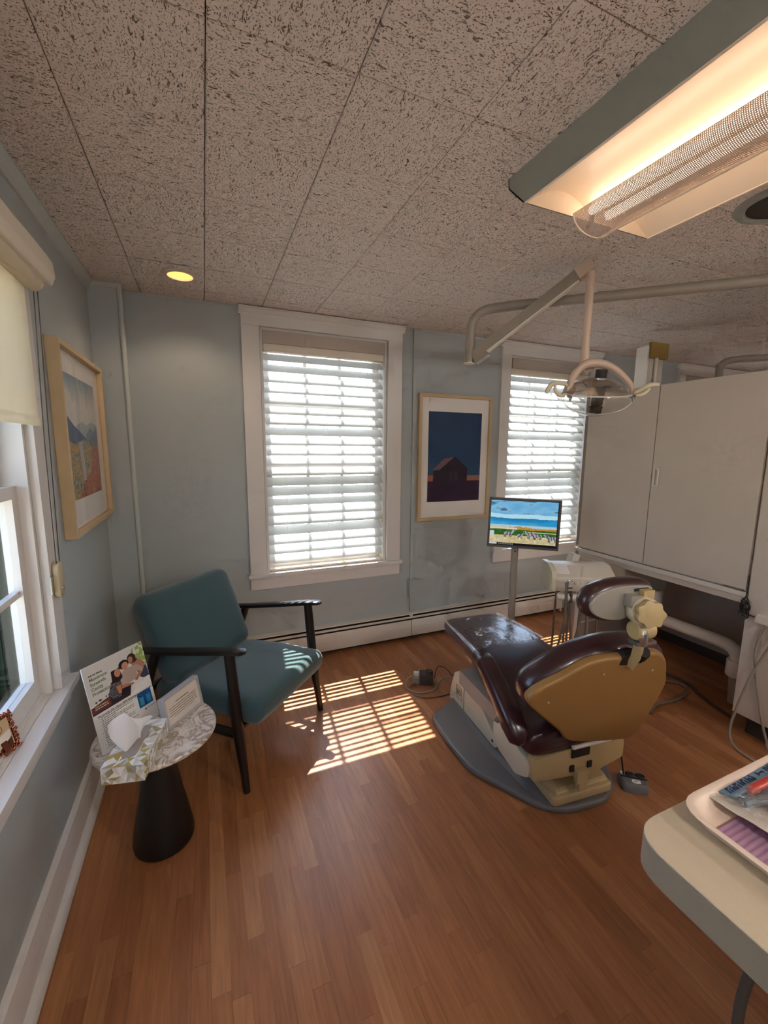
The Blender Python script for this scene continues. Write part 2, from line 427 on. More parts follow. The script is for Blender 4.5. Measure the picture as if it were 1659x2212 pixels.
# --- small raster painter for flat prints
class Img:
    def __init__(s, w, h, col=(255, 255, 255)):
        s.w, s.h = w, h; s.a = np.zeros((h, w, 3)); s.a[:] = col
        yy, xx = np.mgrid[0:h, 0:w]; s.u = (xx+.5)/w; s.v = (yy+.5)/h
    def poly(s, pts, col):
        m = np.zeros((s.h, s.w), bool); n = len(pts)
        for i in range(n):
            (x1, y1), (x2, y2) = pts[i], pts[(i+1) % n]
            if y1 == y2: continue
            c = ((y1 > s.v) != (y2 > s.v)) & (s.u < (x2-x1)*(s.v-y1)/(y2-y1)+x1); m ^= c
        s.a[m] = col; return m
    def ell(s, cx, cy, rx, ry, col, rot=0):
        c, q = math.cos(rot), math.sin(rot); dx, dy = s.u-cx, s.v-cy
        m = ((dx*c+dy*q)/rx)**2+((-dx*q+dy*c)/ry)**2 < 1; s.a[m] = col; return m
    def rect(s, x0, y0, x1, y1, col):
        m = (s.u >= x0) & (s.u < x1) & (s.v >= y0) & (s.v < y1); s.a[m] = col; return m
    def words(s, x0, x1, y, hgt, col, seed):
        r = random.Random(seed); x = x0
        while x < x1:
            w = r.uniform(.012, .045); s.rect(x, y-hgt/2, min(x+w, x1), y+hgt/2, col); x += w+.008
def fnoise(h, w, sx, sy, seed, octv=4):
    r = np.random.RandomState(seed); out = np.zeros((h, w)); amp = 1; tot = 0
    for o in range(octv):
        gx, gy = max(2, int(sx*2**o)), max(2, int(sy*2**o)); g = r.rand(gy+1, gx+1)
        X = np.linspace(0, gx, w, endpoint=False); Y = np.linspace(0, gy, h, endpoint=False)
        xi, yi = X.astype(int), Y.astype(int); fx, fy = X-xi, Y-yi; fx = fx*fx*(3-2*fx); fy = fy*fy*(3-2*fy)
        A = g[np.ix_(yi, xi)]; B = g[np.ix_(yi, xi+1)]; C = g[np.ix_(yi+1, xi)]; D = g[np.ix_(yi+1, xi+1)]
        out += amp*((A*(1-fx)+B*fx)*(1-fy)[:, None]+(C*(1-fx)+D*fx)*fy[:, None]); tot += amp; amp *= .5
    return out/tot

# ================================================================== the room shell
W1, W2, W3 = (.335, 1.14), (2.15, 2.97), (4.16, 4.97); WZ = (.60, 2.075)
T = .16
bs = []; xs = [LX-T, W1[0], W1[1], W2[0], W2[1], W3[0], W3[1], XR+T]
for i in range(0, 8, 2): bs.append((xs[i], xs[i+1], BY, BY+T, -.02, H+.06))
for a in (W1, W2, W3): bs += [(a[0], a[1], BY, BY+T, -.02, WZ[0]-.0245), (a[0], a[1], BY, BY+T, WZ[1], H+.06)]
struct('wall_back', boxes(*bs), 'wall')
LW = (.74, 1.572); LZ = (.60, 1.87)
LW2 = (-1.62, -.80)  # opening of the added window behind the viewpoint
struct('wall_left', boxes((LX-T, LX, YF, LW2[0], -.02, H+.06), (LX-T, LX, LW2[0], LW2[1], -.02, LZ[0]-.0245), (LX-T, LX, LW2[0], LW2[1], LZ[1], H+.06), (LX-T, LX, LW2[1], LW[0], -.02, H+.06), (LX-T, LX, LW[1], BY, -.02, H+.06), (LX-T, LX, LW[0], LW[1], -.02, LZ[0]-.0245), (LX-T, LX, LW[0], LW[1], LZ[1], H+.06)), 'wall')
struct('wall_right', boxes((XR, XR+T, YF, BY, -.02, H+.06)), 'wall')
struct('wall_front', boxes((LX-T, XR+T, YF-T, YF, -.02, H+.06)), 'wall')
struct('wall_corner', boxes((LX, -.345, BY-.09, BY, 0, H)), 'wall')
struct('trim_1', tube([(-.347, BY-.088, 0), (-.347, BY-.088, H-.001)], .0125, 12), 'cove', 40)
fl = struct('floor', boxes((LX-T, XR+T, YF-T, BY+T, -.06, -.006)), 'dark')
DLX, DLY, DLR = -.06, 2.325, .0555       # recessed downlight opening
q_ = .06
ce = struct('ceiling', boxes((LX-T, DLX-q_, YF-T, BY+T, H+.012, H+.06), (DLX+q_, XR+T, YF-T, BY+T, H+.012, H+.06), (DLX-q_, DLX+q_, YF-T, DLY-q_, H+.012, H+.06), (DLX-q_, DLX+q_, DLY+q_, BY+T, H+.012, H+.06)), 'kick')

# ---- floor planks: strips laid along y
def cam_px(p):
    q = [sum(Rm[r][i]*(p[i]-(CAMZ if i == 2 else 0)) for i in range(3)) for r in range(3)]
    if q[2] < .05: return None
    return 829.5+911.09*q[0]/q[2], 1106+911.09*q[1]/q[2], q[2]
PW = .0480; lens = (.26, .34, .42, .50, .60); pm = {}
def plank_mesh(L):
    if L not in pm:
        bm = bmesh.new(); b_box(bm, -PW/2+.0001, PW/2-.0001, -L/2+.0001, L/2-.0001, -.008, 0); bev(bm, .00025, 1); pm[L] = fin(bm, 'plank', 0); pm[L].materials.append(MATS['plank'])
    return pm[L]
planks = []; x = LX+PW/2; rp = random.Random(3)
while x < XR:
    y = YF-rp.uniform(0, .4)
    while y < BY-.005:
        L = rp.choice(lens)
        if y+L > BY: L = round(BY-y, 3)
        if L > .02:
            q = cam_px((x, y+L/2, 0)); sc = -1
            if q and -60 < q[0] < 1720 and 1250 < q[1] < 2330: sc = L/q[2]**2
            if x > 3.12: sc = -1
            planks.append((sc, x, y+L/2, L))
        y += L
    x += PW
planks.sort(key=lambda a: -a[0])
for sc, x, y, L in planks[:300]: link('plank', plank_mesh(L), None, fl, (x, y, 0))
bm = bmesh.new()
for sc, x, y, L in planks[300:]: b_box(bm, x-PW/2+.0003, x+PW/2-.0003, y-L/2+.0003, y+L/2-.0003, -.008, 0)
o = struct('plank_field', bm, 'plank', parent=fl); o['kind'] = 'stuff'

# ---- ceiling tiles, one foot square
TS = .3048; X0, Y0 = -.2607, .9817; tm = {}
def tile_mesh(w, d):
    k = (round(w, 3), round(d, 3))
    if k not in tm:
        bm = bmesh.new(); b_box(bm, -w/2+.0011, w/2-.0011, -d/2+.0011, d/2-.0011, 0, .012)
        es = [e for e in bm.edges if all(abs(v.co.z) < 1e-6 for v in e.verts)]
        bmesh.ops.bevel(bm, geom=es, offset=.0030, segments=1, affect='EDGES'); tm[k] = fin(bm, 'tile', 0); tm[k].materials.append(MATS['ceiling_tile'])
    return tm[k]
far = bmesh.new()
for i in range(-1, 20):
    for j in range(-12, 7):
        x0, x1 = max(X0+i*TS, LX), min(X0+(i+1)*TS, XR); y0, y1 = max(Y0+(j-1)*TS, YF), min(Y0+j*TS, BY)
        if x1-x0 < .01 or y1-y0 < .01: continue
        if j >= -1 and i <= 14:
            w, d = x1-x0, y1-y0; full = abs(w-d) < .002 and w > .3
            rz = (math.pi/2 if (i+j) % 2 else 0) if full else 0
            if x0 < DLX < x1 and y0 < DLY < y1:          # this tile has the round cut-out
                bm = bmesh.new(); cx, cy = DLX-(x0+x1)/2, DLY-(y0+y1)/2; c_ = math.cos(-rz); s_ = math.sin(-rz); cx, cy = cx*c_-cy*s_, cx*s_+cy*c_
                out_ = []; n_ = 40
                for k in range(n_):
                    a = 2*math.pi*k/n_; dx, dy = math.cos(a), math.sin(a); tt = min(((w/2-.0007)*(1 if dx > 0 else -1)-cx)/dx if abs(dx) > 1e-9 else 9, ((d/2-.0007)*(1 if dy > 0 else -1)-cy)/dy if abs(dy) > 1e-9 else 9)
                    out_.append((cx+dx*tt, cy+dy*tt))
                for sx in (-1, 1):
                    for sy in (-1, 1):
                        cn = (sx*(w/2-.0007), sy*(d/2-.0007)); k = min(range(n_), key=lambda i_: (out_[i_][0]-cn[0])**2+(out_[i_][1]-cn[1])**2); out_[k] = cn
                for zz in (0, .012):
                    O = [bm.verts.new((a, b, zz)) for a, b in out_]; I = [bm.verts.new((cx+DLR*math.cos(2*math.pi*k/n_), cy+DLR*math.sin(2*math.pi*k/n_), zz)) for k in range(n_)]
                    for k in range(n_): bm.faces.new((O[k], O[(k+1) % n_], I[(k+1) % n_], I[k]))
                link('tile', fin(bm, 'tile', 0), 'ceiling_tile', ce, ((x0+x1)/2, (y0+y1)/2, H), (0, 0, rz)); continue
            link('tile', tile_mesh(w, d), None, ce, ((x0+x1)/2, (y0+y1)/2, H), (0, 0, rz))
        else: b_box(far, x0+.0015, x1-.0015, y0+.0015, y1-.0015, H, H+.012)
o = struct('tile_field', far, 'ceiling_tile', parent=ce); o['kind'] = 'stuff'

# ---- trims
def shoe(): return [(0, 0), (.043, 0), (.041, .010), (.034, .018), (.026, .021), (.020, .022), (.020, .112), (.016, .120), (.016, .128), (.010, .135), (0, .137)]
struct('baseboard_left', prism([(LX+a, b) for a, b in shoe()], YF, BY-.09, 'y'), 'trim', 30)
cv = [(0, 0), (.030, 0), (.030, -.006), (.022, -.012), (.013, -.024), (.010, -.034), (.008, -.042), (0, -.044)]
struct('trim_2', prism([(LX+a, H+b) for a, b in cv], YF, BY-.09, 'y'), 'cove', 30)
struct('trim_3', prism([(BY-.09-a*.5, H+b*.5) for a, b in cv], LX+.012, -.345, 'x'), 'cove', 30)
struct('trim_4', prism([(BY-a*.25, H+b*.3) for a, b in cv], -.335, XR, 'x'), 'wall', 30)

# ---- windows (double hung, six panes over six)
MB = Matrix.Translation((0, BY, 0)); ML = Matrix.Translation((LX, 0, 0)) @ Matrix.Rotation(math.pi/2, 4, 'Z')
def window(n, x0, x1, z0, z1, mt, head, csw, mid, stool_d, apron, crown, sash='trim', rows=2, cols=3, off=0.):
    r = bpy.data.objects.new('window_%d' % n, None); COL.objects.link(r); r.matrix_world = mt; r['kind'] = 'structure'; r.empty_display_size = .1
    def w(nm, *b, bevel=.003, m='trim', parent=None): return link(nm, fin(boxes(*b, bevel=bevel), nm, 35), m, parent or r)
    w('side_casing', (x0-csw, x0-.006, -.022, 0, z0, z1)); w('side_casing', (x1+.006, x1+csw, -.022, 0, z0, z1))
    w('head_casing', (x0-csw, x1+csw, -.024, 0, z1+.0005, head))
    if crown:
        bm = prism([(0, head-.038), (-.024, head-.038), (-.026, head-.030), (-.032, head-.024), (-.042, head-.008), (-.048, head-.006), (-.048, head+.003), (0, head+.003)], x0-csw-.012, x1+csw+.014, 'x')
        link('crown', fin(bm, 'crown', 30), 'trim', r)
    w('stool', (x0-csw-.012, x1+csw+.014, -stool_d, 0, z0-.024, z0-.0005), (x0+.0005, x1-.0005, -.001, .155, z0-.024, z0-.0005), bevel=.003)
    w('apron', (x0-csw, x1+csw, -.018, 0, apron, z0-.0245))
    jd = .15 if not off else .104
    w('jamb', (x0, x0+.014, 0, jd, z0, z1), (x1-.014, x1, 0, jd, z0, z1), (x0+.014, x1-.014, 0, jd, z1-.014, z1), (x0+.014, x1-.014, .061-off, jd, z0, z0+.006), bevel=.001)
    if off:                                                # dark green storm window tracks outside the sashes
        for a, q in ((x0, 1), (x1, -1)):
            bx = [(min(a, a+q*.012), max(a, a+q*.012), .1045, .170, z0-.02, z1)]
            for k in range(3): bx.append((min(a+q*.0121, a+q*.021), max(a+q*.0121, a+q*.021), .108+k*.021, .114+k*.021, z0-.02, z1))
            w('storm_track', *bx, bevel=0, m='exterior_green')
            w('sash_channel', (min(a+q*.0142, a+q*.017), max(a+q*.0142, a+q*.017), .0665, .1035, z0+.01, z1-.02), bevel=0, m='exterior_green')
        w('storm_track', (x0+.0215, x1-.0215, .1045, .170, z0-.02, z0+.004), bevel=0, m='exterior_green')
    a, b = x0+.0145, x1-.0145; hw = .02
    for nm, za, zb, ya, bot in (('upper_sash', mid-.018, z1-.0145, .108-off, .032), ('lower_sash', z0+.0065, mid+.018, .070-off, .06)):
        st = .042
        s = w(nm, (a, a+st, ya, ya+.034, za, zb), (b-st, b, ya, ya+.034, za, zb), (a+st, b-st, ya, ya+.034, zb-.036, zb), (a+st, b-st, ya, ya+.034, za, za+bot), bevel=.002, m=sash if nm == 'upper_sash' else 'trim')
        gx0, gx1, gz0, gz1 = a+st, b-st, za+bot, zb-.036
        for i in range(1, cols):
            xx = gx0+(gx1-gx0)*i/cols; w('muntin', (xx-.009, xx+.009, ya+.006, ya+.028, gz0, gz1), bevel=.002, parent=s)
        for j in range(1, rows):
            zz = gz0+(gz1-gz0)*j/rows; w('muntin', (gx0, gx1, ya+.008, ya+.026, zz-.009, zz+.009), bevel=.002, parent=s)
        for i in range(cols):
            for j in range(rows):
                w('pane', (gx0+(gx1-gx0)*i/cols, gx0+(gx1-gx0)*(i+1)/cols, ya+.016, ya+.019, gz0+(gz1-gz0)*j/rows, gz0+(gz1-gz0)*(j+1)/rows), bevel=0, m='glass', parent=s)
    return r
window(1, *W1, *WZ, MB, 2.168, .105, 1.25, .040, .497, True)
window(2, *W2, *WZ, MB, 2.168, .090, 1.25, .040, .497, True)
window(3, *W3, *WZ, MB, 2.168, .100, 1.25, .040, .497, True)
window(4, *LW, *LZ, ML, 1.975, .095, 1.245, .044, .515, False, sash='sashdark', off=.042)
window(5, *LW2, *LZ, ML, 1.975, .095, 1.245, .044, .515, False, sash='sashdark', off=.042)  # unseen window, added to let daylight up onto the ceiling

# ---- blinds with wide tilted slats
SW, PITCH, TILT = .070, .0622, math.radians(44)
def slat_mesh(L):
    bm = bmesh.new(); n = 6; top = []; botm = []
    for i in range(n+1):
        s = i/n-.5; c = .006*(1-4*s*s)
        yy = s*SW*math.cos(TILT)-c*math.sin(TILT); zz = s*SW*math.sin(TILT)+c*math.cos(TILT)
        top.append((yy, zz+.0009)); botm.append((yy, zz-.0009))
    poly = top+botm[::-1]
    A = [bm.verts.new((-L/2, a, b)) for a, b in poly]; B = [bm.verts.new((L/2, a, b)) for a, b in poly]; m = len(poly)
    bm.faces.new(A); bm.faces.new(B[::-1])
    for i in range(m): bm.faces.new((A[i], A[(i+1) % m], B[(i+1) % m], B[i]))
    return fin(bm, 'slat', 60)
def blind(x0, x1, label):
    L = x1-x0-.036; t = thing('window_blind', label, 'blind', ((x0+x1)/2, BY+.034, WZ[0]), 0, 'slatted blinds in the back windows')
    h = WZ[1]-WZ[0]
    part(t, 'valance', boxes((-L/2-.003, L/2+.003, -.046, -.034, h-.088, h-.016), bevel=.002), 'valance')
    part(t, 'headrail', boxes((-L/2, L/2, -.030, .030, h-.128, h-.02), bevel=.004), 'rollerwhite')
    me = slat_mesh(L); k = 0; z = h-.158
    while z > .03:
        link('slat', me, 'slat', t, (random.uniform(-.001, .001), 0, z), (random.uniform(-.03, .03), 0, random.uniform(-.001, .001))); z -= PITCH
    part(t, 'bottom_rail', boxes((-L/2, L/2, -.024, .024, .002, .014), bevel=.003), 'rollerwhite')
    for s in (-.28, 0, .28): part(t, 'ladder_cord', tube([(s*L/.8, -.028, .01), (s*L/.8, -.028, h-.12)], .0007, 5), 'paper')
    part(t, 'lift_cord', tube([(L/2-.006, -.040, .33), (L/2-.006, -.040, h-.12)], .0012, 6), 'paper')
    part(t, 'tassel', tube([(L/2-.006, -.040, .28), (L/2-.006, -.040, .335)], [.006, .003], 8), 'keyholder')
    return t
blind(*W1, 'white slatted blind in the window beside the teal armchair')
blind(*W2, 'white slatted blind in the window behind the monitor')
blind(*W3, 'white slatted blind in the far right window, seen above the cabinet')

# ---- roller shade on the left window
t = thing('roller_shade', 'cream roller shade half lowered over the left window', 'roller shade', (LX, 1.12, 1.43))
part(t, 'cassette', prism([(LX+.024, 1.845), (LX+.098, 1.845), (LX+.108, 1.87), (LX+.104, 1.91), (LX+.088, 1.935), (LX+.024, 1.938)], .60, 1.605, 'y', .002), 'rollerwhite', True)
part(t, 'roller', tube([(LX+.060, .62, 1.842), (LX+.060, 1.575, 1.842)], .026, 16), 'shade_fabric', True)
part(t, 'fabric', boxes((LX+.0395, LX+.0410, .64, 1.565, 1.462, 1.84)), 'shade_fabric', True, 0)
part(t, 'hem_bar', boxes((LX+.036, LX+.0445, .64, 1.568, 1.437, 1.462), bevel=.003), 'shade_fabric', True)
part(t, 'cord', tube([(LX+.056, 1.590, 1.85), (LX+.040, 1.598, 1.40), (LX+.034, 1.604, 1.00)], .0014, 6), 'cabledark', True)
part(t, 'cord', tube([(LX+.062, 1.602, 1.85), (LX+.046, 1.622, 1.40), (LX+.034, 1.636, 1.00)], .0014, 6), 'cabledark', True)
k = part(t, 'cord_tensioner', prism(round_poly([(1.592, .895), (1.648, .895), (1.648, 1.012), (1.592, 1.012)], .027, 6), LX+.0235, LX+.040, 'x', .004), 'keyholder', True)
part(t, 'screw', xf(lathe([(0, .004), (.006, .003), (.007, 0)], 12), frame_m((LX+.040, 1.620, .925), (0, 1, 0), (0, 0, 1), (1, 0, 0))), 'steel', True, parent=k)
part(t, 'bracket', boxes((LX+.0225, LX+.0265, 1.568, 1.592, .918, .975), bevel=.001), 'steel', True, parent=k)

# ---- baseboard heater
t = thing('baseboard_heater', 'long white baseboard heater along the back wall', 'heater', (1.22, BY, 0))
hx0, hx1, hj = -.33, 2.775, 1.33
part(t, 'back_plate', boxes((hx0, hx1, BY-.010, BY-.0005, .004, .196)), 'heater', True)
part(t, 'top_cover', boxes((hx0, hx1, BY-.052, BY-.010, .188, .196), bevel=.002), 'heater', True)
part(t, 'damper', boxes((hx0, hx1, BY-.060, BY-.056, .163, .177), bevel=.001), 'heater', True)
part(t, 'element', boxes((hx0+.01, hx1-.02, BY-.048, BY-.012, .015, .180)), 'dark', True)
for a, b in ((hx0, hj-.002), (hj+.002, hx1-.012)):
    part(t, 'front_panel', prism([(BY-.062, .030), (BY-.062, .125), (BY-.058, .150), (BY-.055, .150), (BY-.057, .124), (BY-.057, .030)], a, b, 'x', .0008), 'heater', True)
    part(t, 'panel_crease', boxes((a+.002, b-.002, BY-.0635, BY-.062, .098, .101)), 'heater', True)
part(t, 'joint_cover', boxes((hj-.012, hj+.012, BY-.056, BY-.030, .178, .200), bevel=.002), 'heater', True)
part(t, 'end_cap', boxes((hx1-.014, hx1, BY-.064, BY-.001, .004, .198), bevel=.003), 'heater', True)

# ---- surface raceway with its box
t = thing('wire_raceway', 'thin white cable raceway with a small box running down the wall between the windows', 'raceway', (1.345, BY, .2))
part(t, 'channel', boxes((1.334, 1.356, BY-.014, BY-.0005, .44, H-.002), bevel=.002), 'wall', True)
part(t, 'channel', boxes((1.338, 1.362, BY-.014, BY-.0005, .2, .315), bevel=.002), 'wall', True)
part(t, 'junction_box', boxes((1.322, 1.388, BY-.038, BY-.0005, .312, .443), bevel=.004), 'wall', True)

# ================================================================== cabinet wall on the right
CX = 2.355
t = thing('wall_cabinet', 'wide beige overhead cabinet with two plain doors behind the dental light', 'cabinet', (2.7, 1.61, .655))
part(t, 'body', boxes((CX+.022, 3.05, 1.106, 2.124, .70, 1.742)), 'laminate', True, 0)
part(t, 'end_stile', boxes((CX+.004, CX+.022, 2.102, 2.126, .655, 1.742), bevel=.002), 'armgray', True)
d = part(t, 'door', boxes((CX, CX+.019, 1.634, 2.099, .722, 1.742), bevel=.0015), 'laminate', True)
d2 = part(t, 'door', boxes((CX, CX+.019, 1.112, 1.629, .722, 1.742), bevel=.0015), 'laminate', True)
hb = round_poly([(1.588, 1.182), (1.612, 1.182), (1.612, 1.282), (1.588, 1.282)], .011, 4)
bm = bmesh.new(); ring = [Vector((CX-.011, a, b)) for a, b in hb]
tube(ring+[ring[0]], .0045, 8, 0, bm); tube([(CX-.011, 1.600, 1.186), (CX+.001, 1.600, 1.186)], .004, 8, 0, bm); tube([(CX-.011, 1.600, 1.278), (CX+.001, 1.600, 1.278)], .004, 8, 0, bm)
part(t, 'handle', bm, 'laminate_edge', True, parent=d2)
part(t, 'bottom_rail', boxes((CX-.004, CX+.03, 1.106, 2.126, .690, .713), bevel=.002), 'laminate_edge', True)
part(t, 'underside_panel', boxes((CX+.006, 3.05, 1.106, 2.124, .655, .690), bevel=.002), 'laminate', True)
part(t, 'hinge', boxes((CX-.003, CX+.002, 1.120, 1.205, .715, .7235), bevel=.001), 'steel', True)
t = thing('tall_cabinet', 'tall plain beige cabinet at the right edge of the picture', 'cabinet', (2.7, .35, 0))
part(t, 'side_panel', boxes((CX, 3.05, -.40, 1.098, .105, 1.752), bevel=.002), 'laminate', True)
part(t, 'toe_kick', boxes((CX+.055, 3.03, -.40, 1.060, 0, .105)), 'kick', True, 0)
t = thing('end_panel', 'beige panel standing under the far end of the overhead cabinet, behind the delivery unit', 'panel', (2.7, 2.10, 0))
part(t, 'board', boxes((CX, 3.04, 2.088, 2.122, 0, .6545), bevel=.002), 'partition', True)
part(t, 'edge_strip', boxes((CX-.002, CX+.026, 2.080, 2.088, 0, .6545), bevel=.002), 'laminate_edge', True)
part(t, 'rail', boxes((CX+.03, 3.03, 2.082, 2.088, .16, .170), bevel=.002), 'laminate', True)
t = thing('low_partition', 'grey low partition set back below the overhead cabinet', 'partition', (3.10, 1.6, 0))
part(t, 'board', boxes((3.055, 3.12, .2, 2.122, .07, 1.70)), 'partition', True, 0)
part(t, 'plinth', boxes((3.06, 3.12, .2, 2.122, 0, .07)), 'kick', True, 0)

# power strip with coiled cord and cables on the tall cabinet
t = thing('power_strip', 'white power strip fixed to the tall cabinet with a coiled black cord', 'power strip', (CX, 1.0, .6))
part(t, 'body', boxes((CX-.034, CX-.0005, .70, 1.045, .594, .630), bevel=.005), 'unitwhite', True)
cp = []
for k in range(46):
    a = k*.85; cp.append((CX-.016+.008*math.sin(a*1.3), 1.098+.017*math.cos(a)+.002*math.sin(k), .665-.0012*k+.026*math.sin(a)))
bm = tube([(CX-.003, 1.103, .80), (CX-.006, 1.103, .70)]+cp+[(CX-.01, 1.08, .612), (CX-.016, 1.046, .610)], .0024, 6, 3)
part(t, 'cord', bm, 'black', True)
def cable(name, pts, r, m, label, sm=6, group=None): return single(name, tube(pts, r, 8, sm), m, label, 'cable', group, 50)
cable('power_cable', [(CX-.018, 1.012, .598), (CX-.022, 1.030, .47), (CX-.022, 1.020, .36), (CX-.022, .985, .20), (CX-.02, .945, .06), (CX-.02, .90, .010), (CX-.04, .60, .008)], .0058, 'cablegray', 'straighter grey cable hanging from the power strip to the floor')
cable('power_cable', [(CX-.044, .93, .60), (CX-.046, .96, .54), (CX-.052, 1.02, .34), (CX-.07, 1.05, .16), (CX-.11, 1.045, .05), (CX-.14, .99, .008), (CX-.15, .86, .007), (CX-.12, .72, .007)], .0058, 'cablegray', 'grey cable crossing in front of the other one below the power strip')

# beige-topped column and second lamp arm beyond the cabinet
t = thing('service_column', 'narrow column with a mustard cap standing on top of the overhead cabinet', 'column', (2.84, 2.06, 1.742))
part(t, 'housing', boxes((2.775, 2.93, 2.03, 2.10, 1.7425, 2.085), bevel=.003), 'laminate', True)
part(t, 'side_plate', boxes((2.760, 2.7745, 2.025, 2.105, 1.7425, 2.07), bevel=.003), 'plate', True)
part(t, 'cap', boxes((2.776, 2.945, 2.008, 2.0295, 1.995, 2.095), bevel=.008, seg=3), 'beigeplate', True)
part(t, 'pipe', tube([(2.842, 2.016, 1.7425), (2.842, 2.016, 1.998)], .011, 12), 'unitwhite', True)
t = thing('lamp_arm', 'bent grey lamp arm rising behind the cabinet at the right edge', 'lamp arm', (3.72, 2.13, 0))
part(t, 'floor_flange', lathe([(0, 0), (.10, 0), (.10, .02), (.03, .03), (0, .03)], 24, (3.735, 2.13, 0)), 'armgray', True)
part(t, 'tube', tube(crom([(3.735, 2.13, .02), (3.735, 2.13, 1.0), (3.735, 2.13, 1.96), (3.742, 2.127, 2.035), (3.79, 2.09, 2.075), (3.95, 1.96, 2.085), (4.4, 1.60, 2.085)], 6), .026, 14), 'armgray', True)

# ================================================================== ceiling fixtures
def troffer(label, cx, y1, ylen, group):
    t = thing('ceiling_light', label, 'ceiling light', (cx, y1-ylen/2, H), 0, group)
    hw = .261; y0 = y1-ylen; zb = H-.098
    m_ = .030
    def quad_slab(pts, nrm, th=.004):
        b = bmesh.new(); n = Vector(nrm).normalized()*th; P = [Vector(p) for p in pts]
        U = [b.verts.new(p) for p in P]; V = [b.verts.new(p+n) for p in P]; k = len(P); b.faces.new(U); b.faces.new(V[::-1])
        for i in range(k): b.faces.new((U[i], U[(i+1) % k], V[(i+1) % k], V[i]))
        return b
    for s in (-1, 1):
        X = cx+s*hw; part(t, 'side_panel', quad_slab([(X, y0, H), (X, y0+.004, H-m_), (X, y0+.072, zb), (X, y1-.072, zb), (X, y1-.004, H-m_), (X, y1, H)], (-s, 0, 0)), 'fixturegray', True, 0)
    for ya, yb_, yc, s in ((y1, y1-.004, y1-.072, -1), (y0, y0+.004, y0+.072, 1)):
        part(t, 'end_cap', quad_slab([(cx-hw, ya, H), (cx+hw, ya, H), (cx+hw, yb_, H-m_), (cx-hw, yb_, H-m_)], (0, s, 0)), 'fixturegray', True, 0)
        part(t, 'end_cap', quad_slab([(cx-hw, yb_, H-m_), (cx+hw, yb_, H-m_), (cx+hw, yc, zb), (cx-hw, yc, zb)], (0, s, .3)), 'fixturegray', True, 0)
    # two vaulted reflectors
    yb0, yb1 = y0+.076, y1-.076
    for s in (-1, 1):
        prof = []
        for k in range(17):
            u = k/16; xx = (hw-.006)*(1-u)+.012*u
            zz = zb+.0*u+.058*math.sin(math.pi*min(1, u*1.02)*.86)
            prof.append((cx+s*xx, zz))
        bm = bmesh.new(); R0 = [bm.verts.new((a, yb0, b)) for a, b in prof]; R1 = [bm.verts.new((a, yb1, b)) for a, b in prof]
        for i in range(16): bm.faces.new((R0[i], R0[i+1], R1[i+1], R1[i]))
        for yy in (yb0+.0005, yb1-.0005):
            vs = [bm.verts.new((a, yy, b)) for a, b in prof]; vs2 = [bm.verts.new((a, yy, zb)) for a, b in (prof[-1], prof[0])]
            bm.faces.new(vs+vs2)
        part(t, 'reflector', bm, 'reflector', True, 40)
        part(t, 'rim', boxes((cx+s*(hw-.004)-.003, cx+s*(hw-.004)+.003, yb0, yb1, zb-.002, zb+.004), bevel=.001), 'reflector', True)
    # perforated basket (half cylinder, open above)
    r = .082; nseg = 20; bm = bmesh.new(); uvl = bm.loops.layers.uv.new('UVMap'); rows = []
    for k in range(nseg+1):
        a = math.pi*k/nseg; rows.append([(cx-r*math.cos(a), yb0+.01, zb+.004-r*.62*math.sin(a)), (cx-r*math.cos(a), yb1-.01, zb+.004-r*.62*math.sin(a))])
    V = [[bm.verts.new(p) for p in q] for q in rows]; HP = .0042
    for k in range(nseg):
        f = bm.faces.new((V[k][0], V[k+1][0], V[k+1][1], V[k][1])); arc = math.pi*r*.82/nseg
        for lp, uvv in zip(f.loops, ((0, k*arc), (0, (k+1)*arc), (yb1-yb0, (k+1)*arc), (yb1-yb0, k*arc))): lp[uvl].uv = (uvv[0]/HP, uvv[1]/HP)
    part(t, 'basket', bm, 'perforated', True, 60)
    rim = [Vector((cx-r*math.cos(a), yb1-.009, zb+.004-r*.62*math.sin(a))) for a in [math.pi*k/24 for k in range(25)]]
    part(t, 'basket_rim', tube(rim, .0022, 6), 'reflector', True)
    part(t, 'seam_strip', boxes((cx+.018, cx+.024, yb0+.01, yb1-.01, zb-.0495, zb-.047)), 'reflector', True)
    for s in (-.034, .034): part(t, 'tube', tube([(cx+s, yb0+.03, zb+.010), (cx+s, yb1-.03, zb+.010)], .0125, 12), 'tube', True)
    return t
troffer('wide ceiling light with a perforated basket and glowing curved reflectors', 1.139, 1.139, 1.22, None)
def fill_dome(label, x, y):  # glowing domes out of view, added to brighten the room
    t = thing('fill_dome', label, 'ceiling light', (x, y, H), 0, 'added fill domes behind the viewpoint')
    part(t, 'base_ring', lathe([(0, 0), (.165, 0), (.170, -.006), (.170, -.024), (.160, -.028), (0, -.028)], 40), 'fixturegray')
    part(t, 'glow_dome', lathe([(.155, -.026), (.158, -.05), (.140, -.085), (.095, -.115), (.045, -.128), (0, -.132)], 40), 'opal')
fill_dome('added unseen fill light dome behind the viewpoint near the left wall', .35, -1.35)
fill_dome('added unseen fill light dome behind the viewpoint, middle of three', 2.0, -1.35)
fill_dome('added unseen fill light dome over the neighbouring bay', 3.3, -1.95)

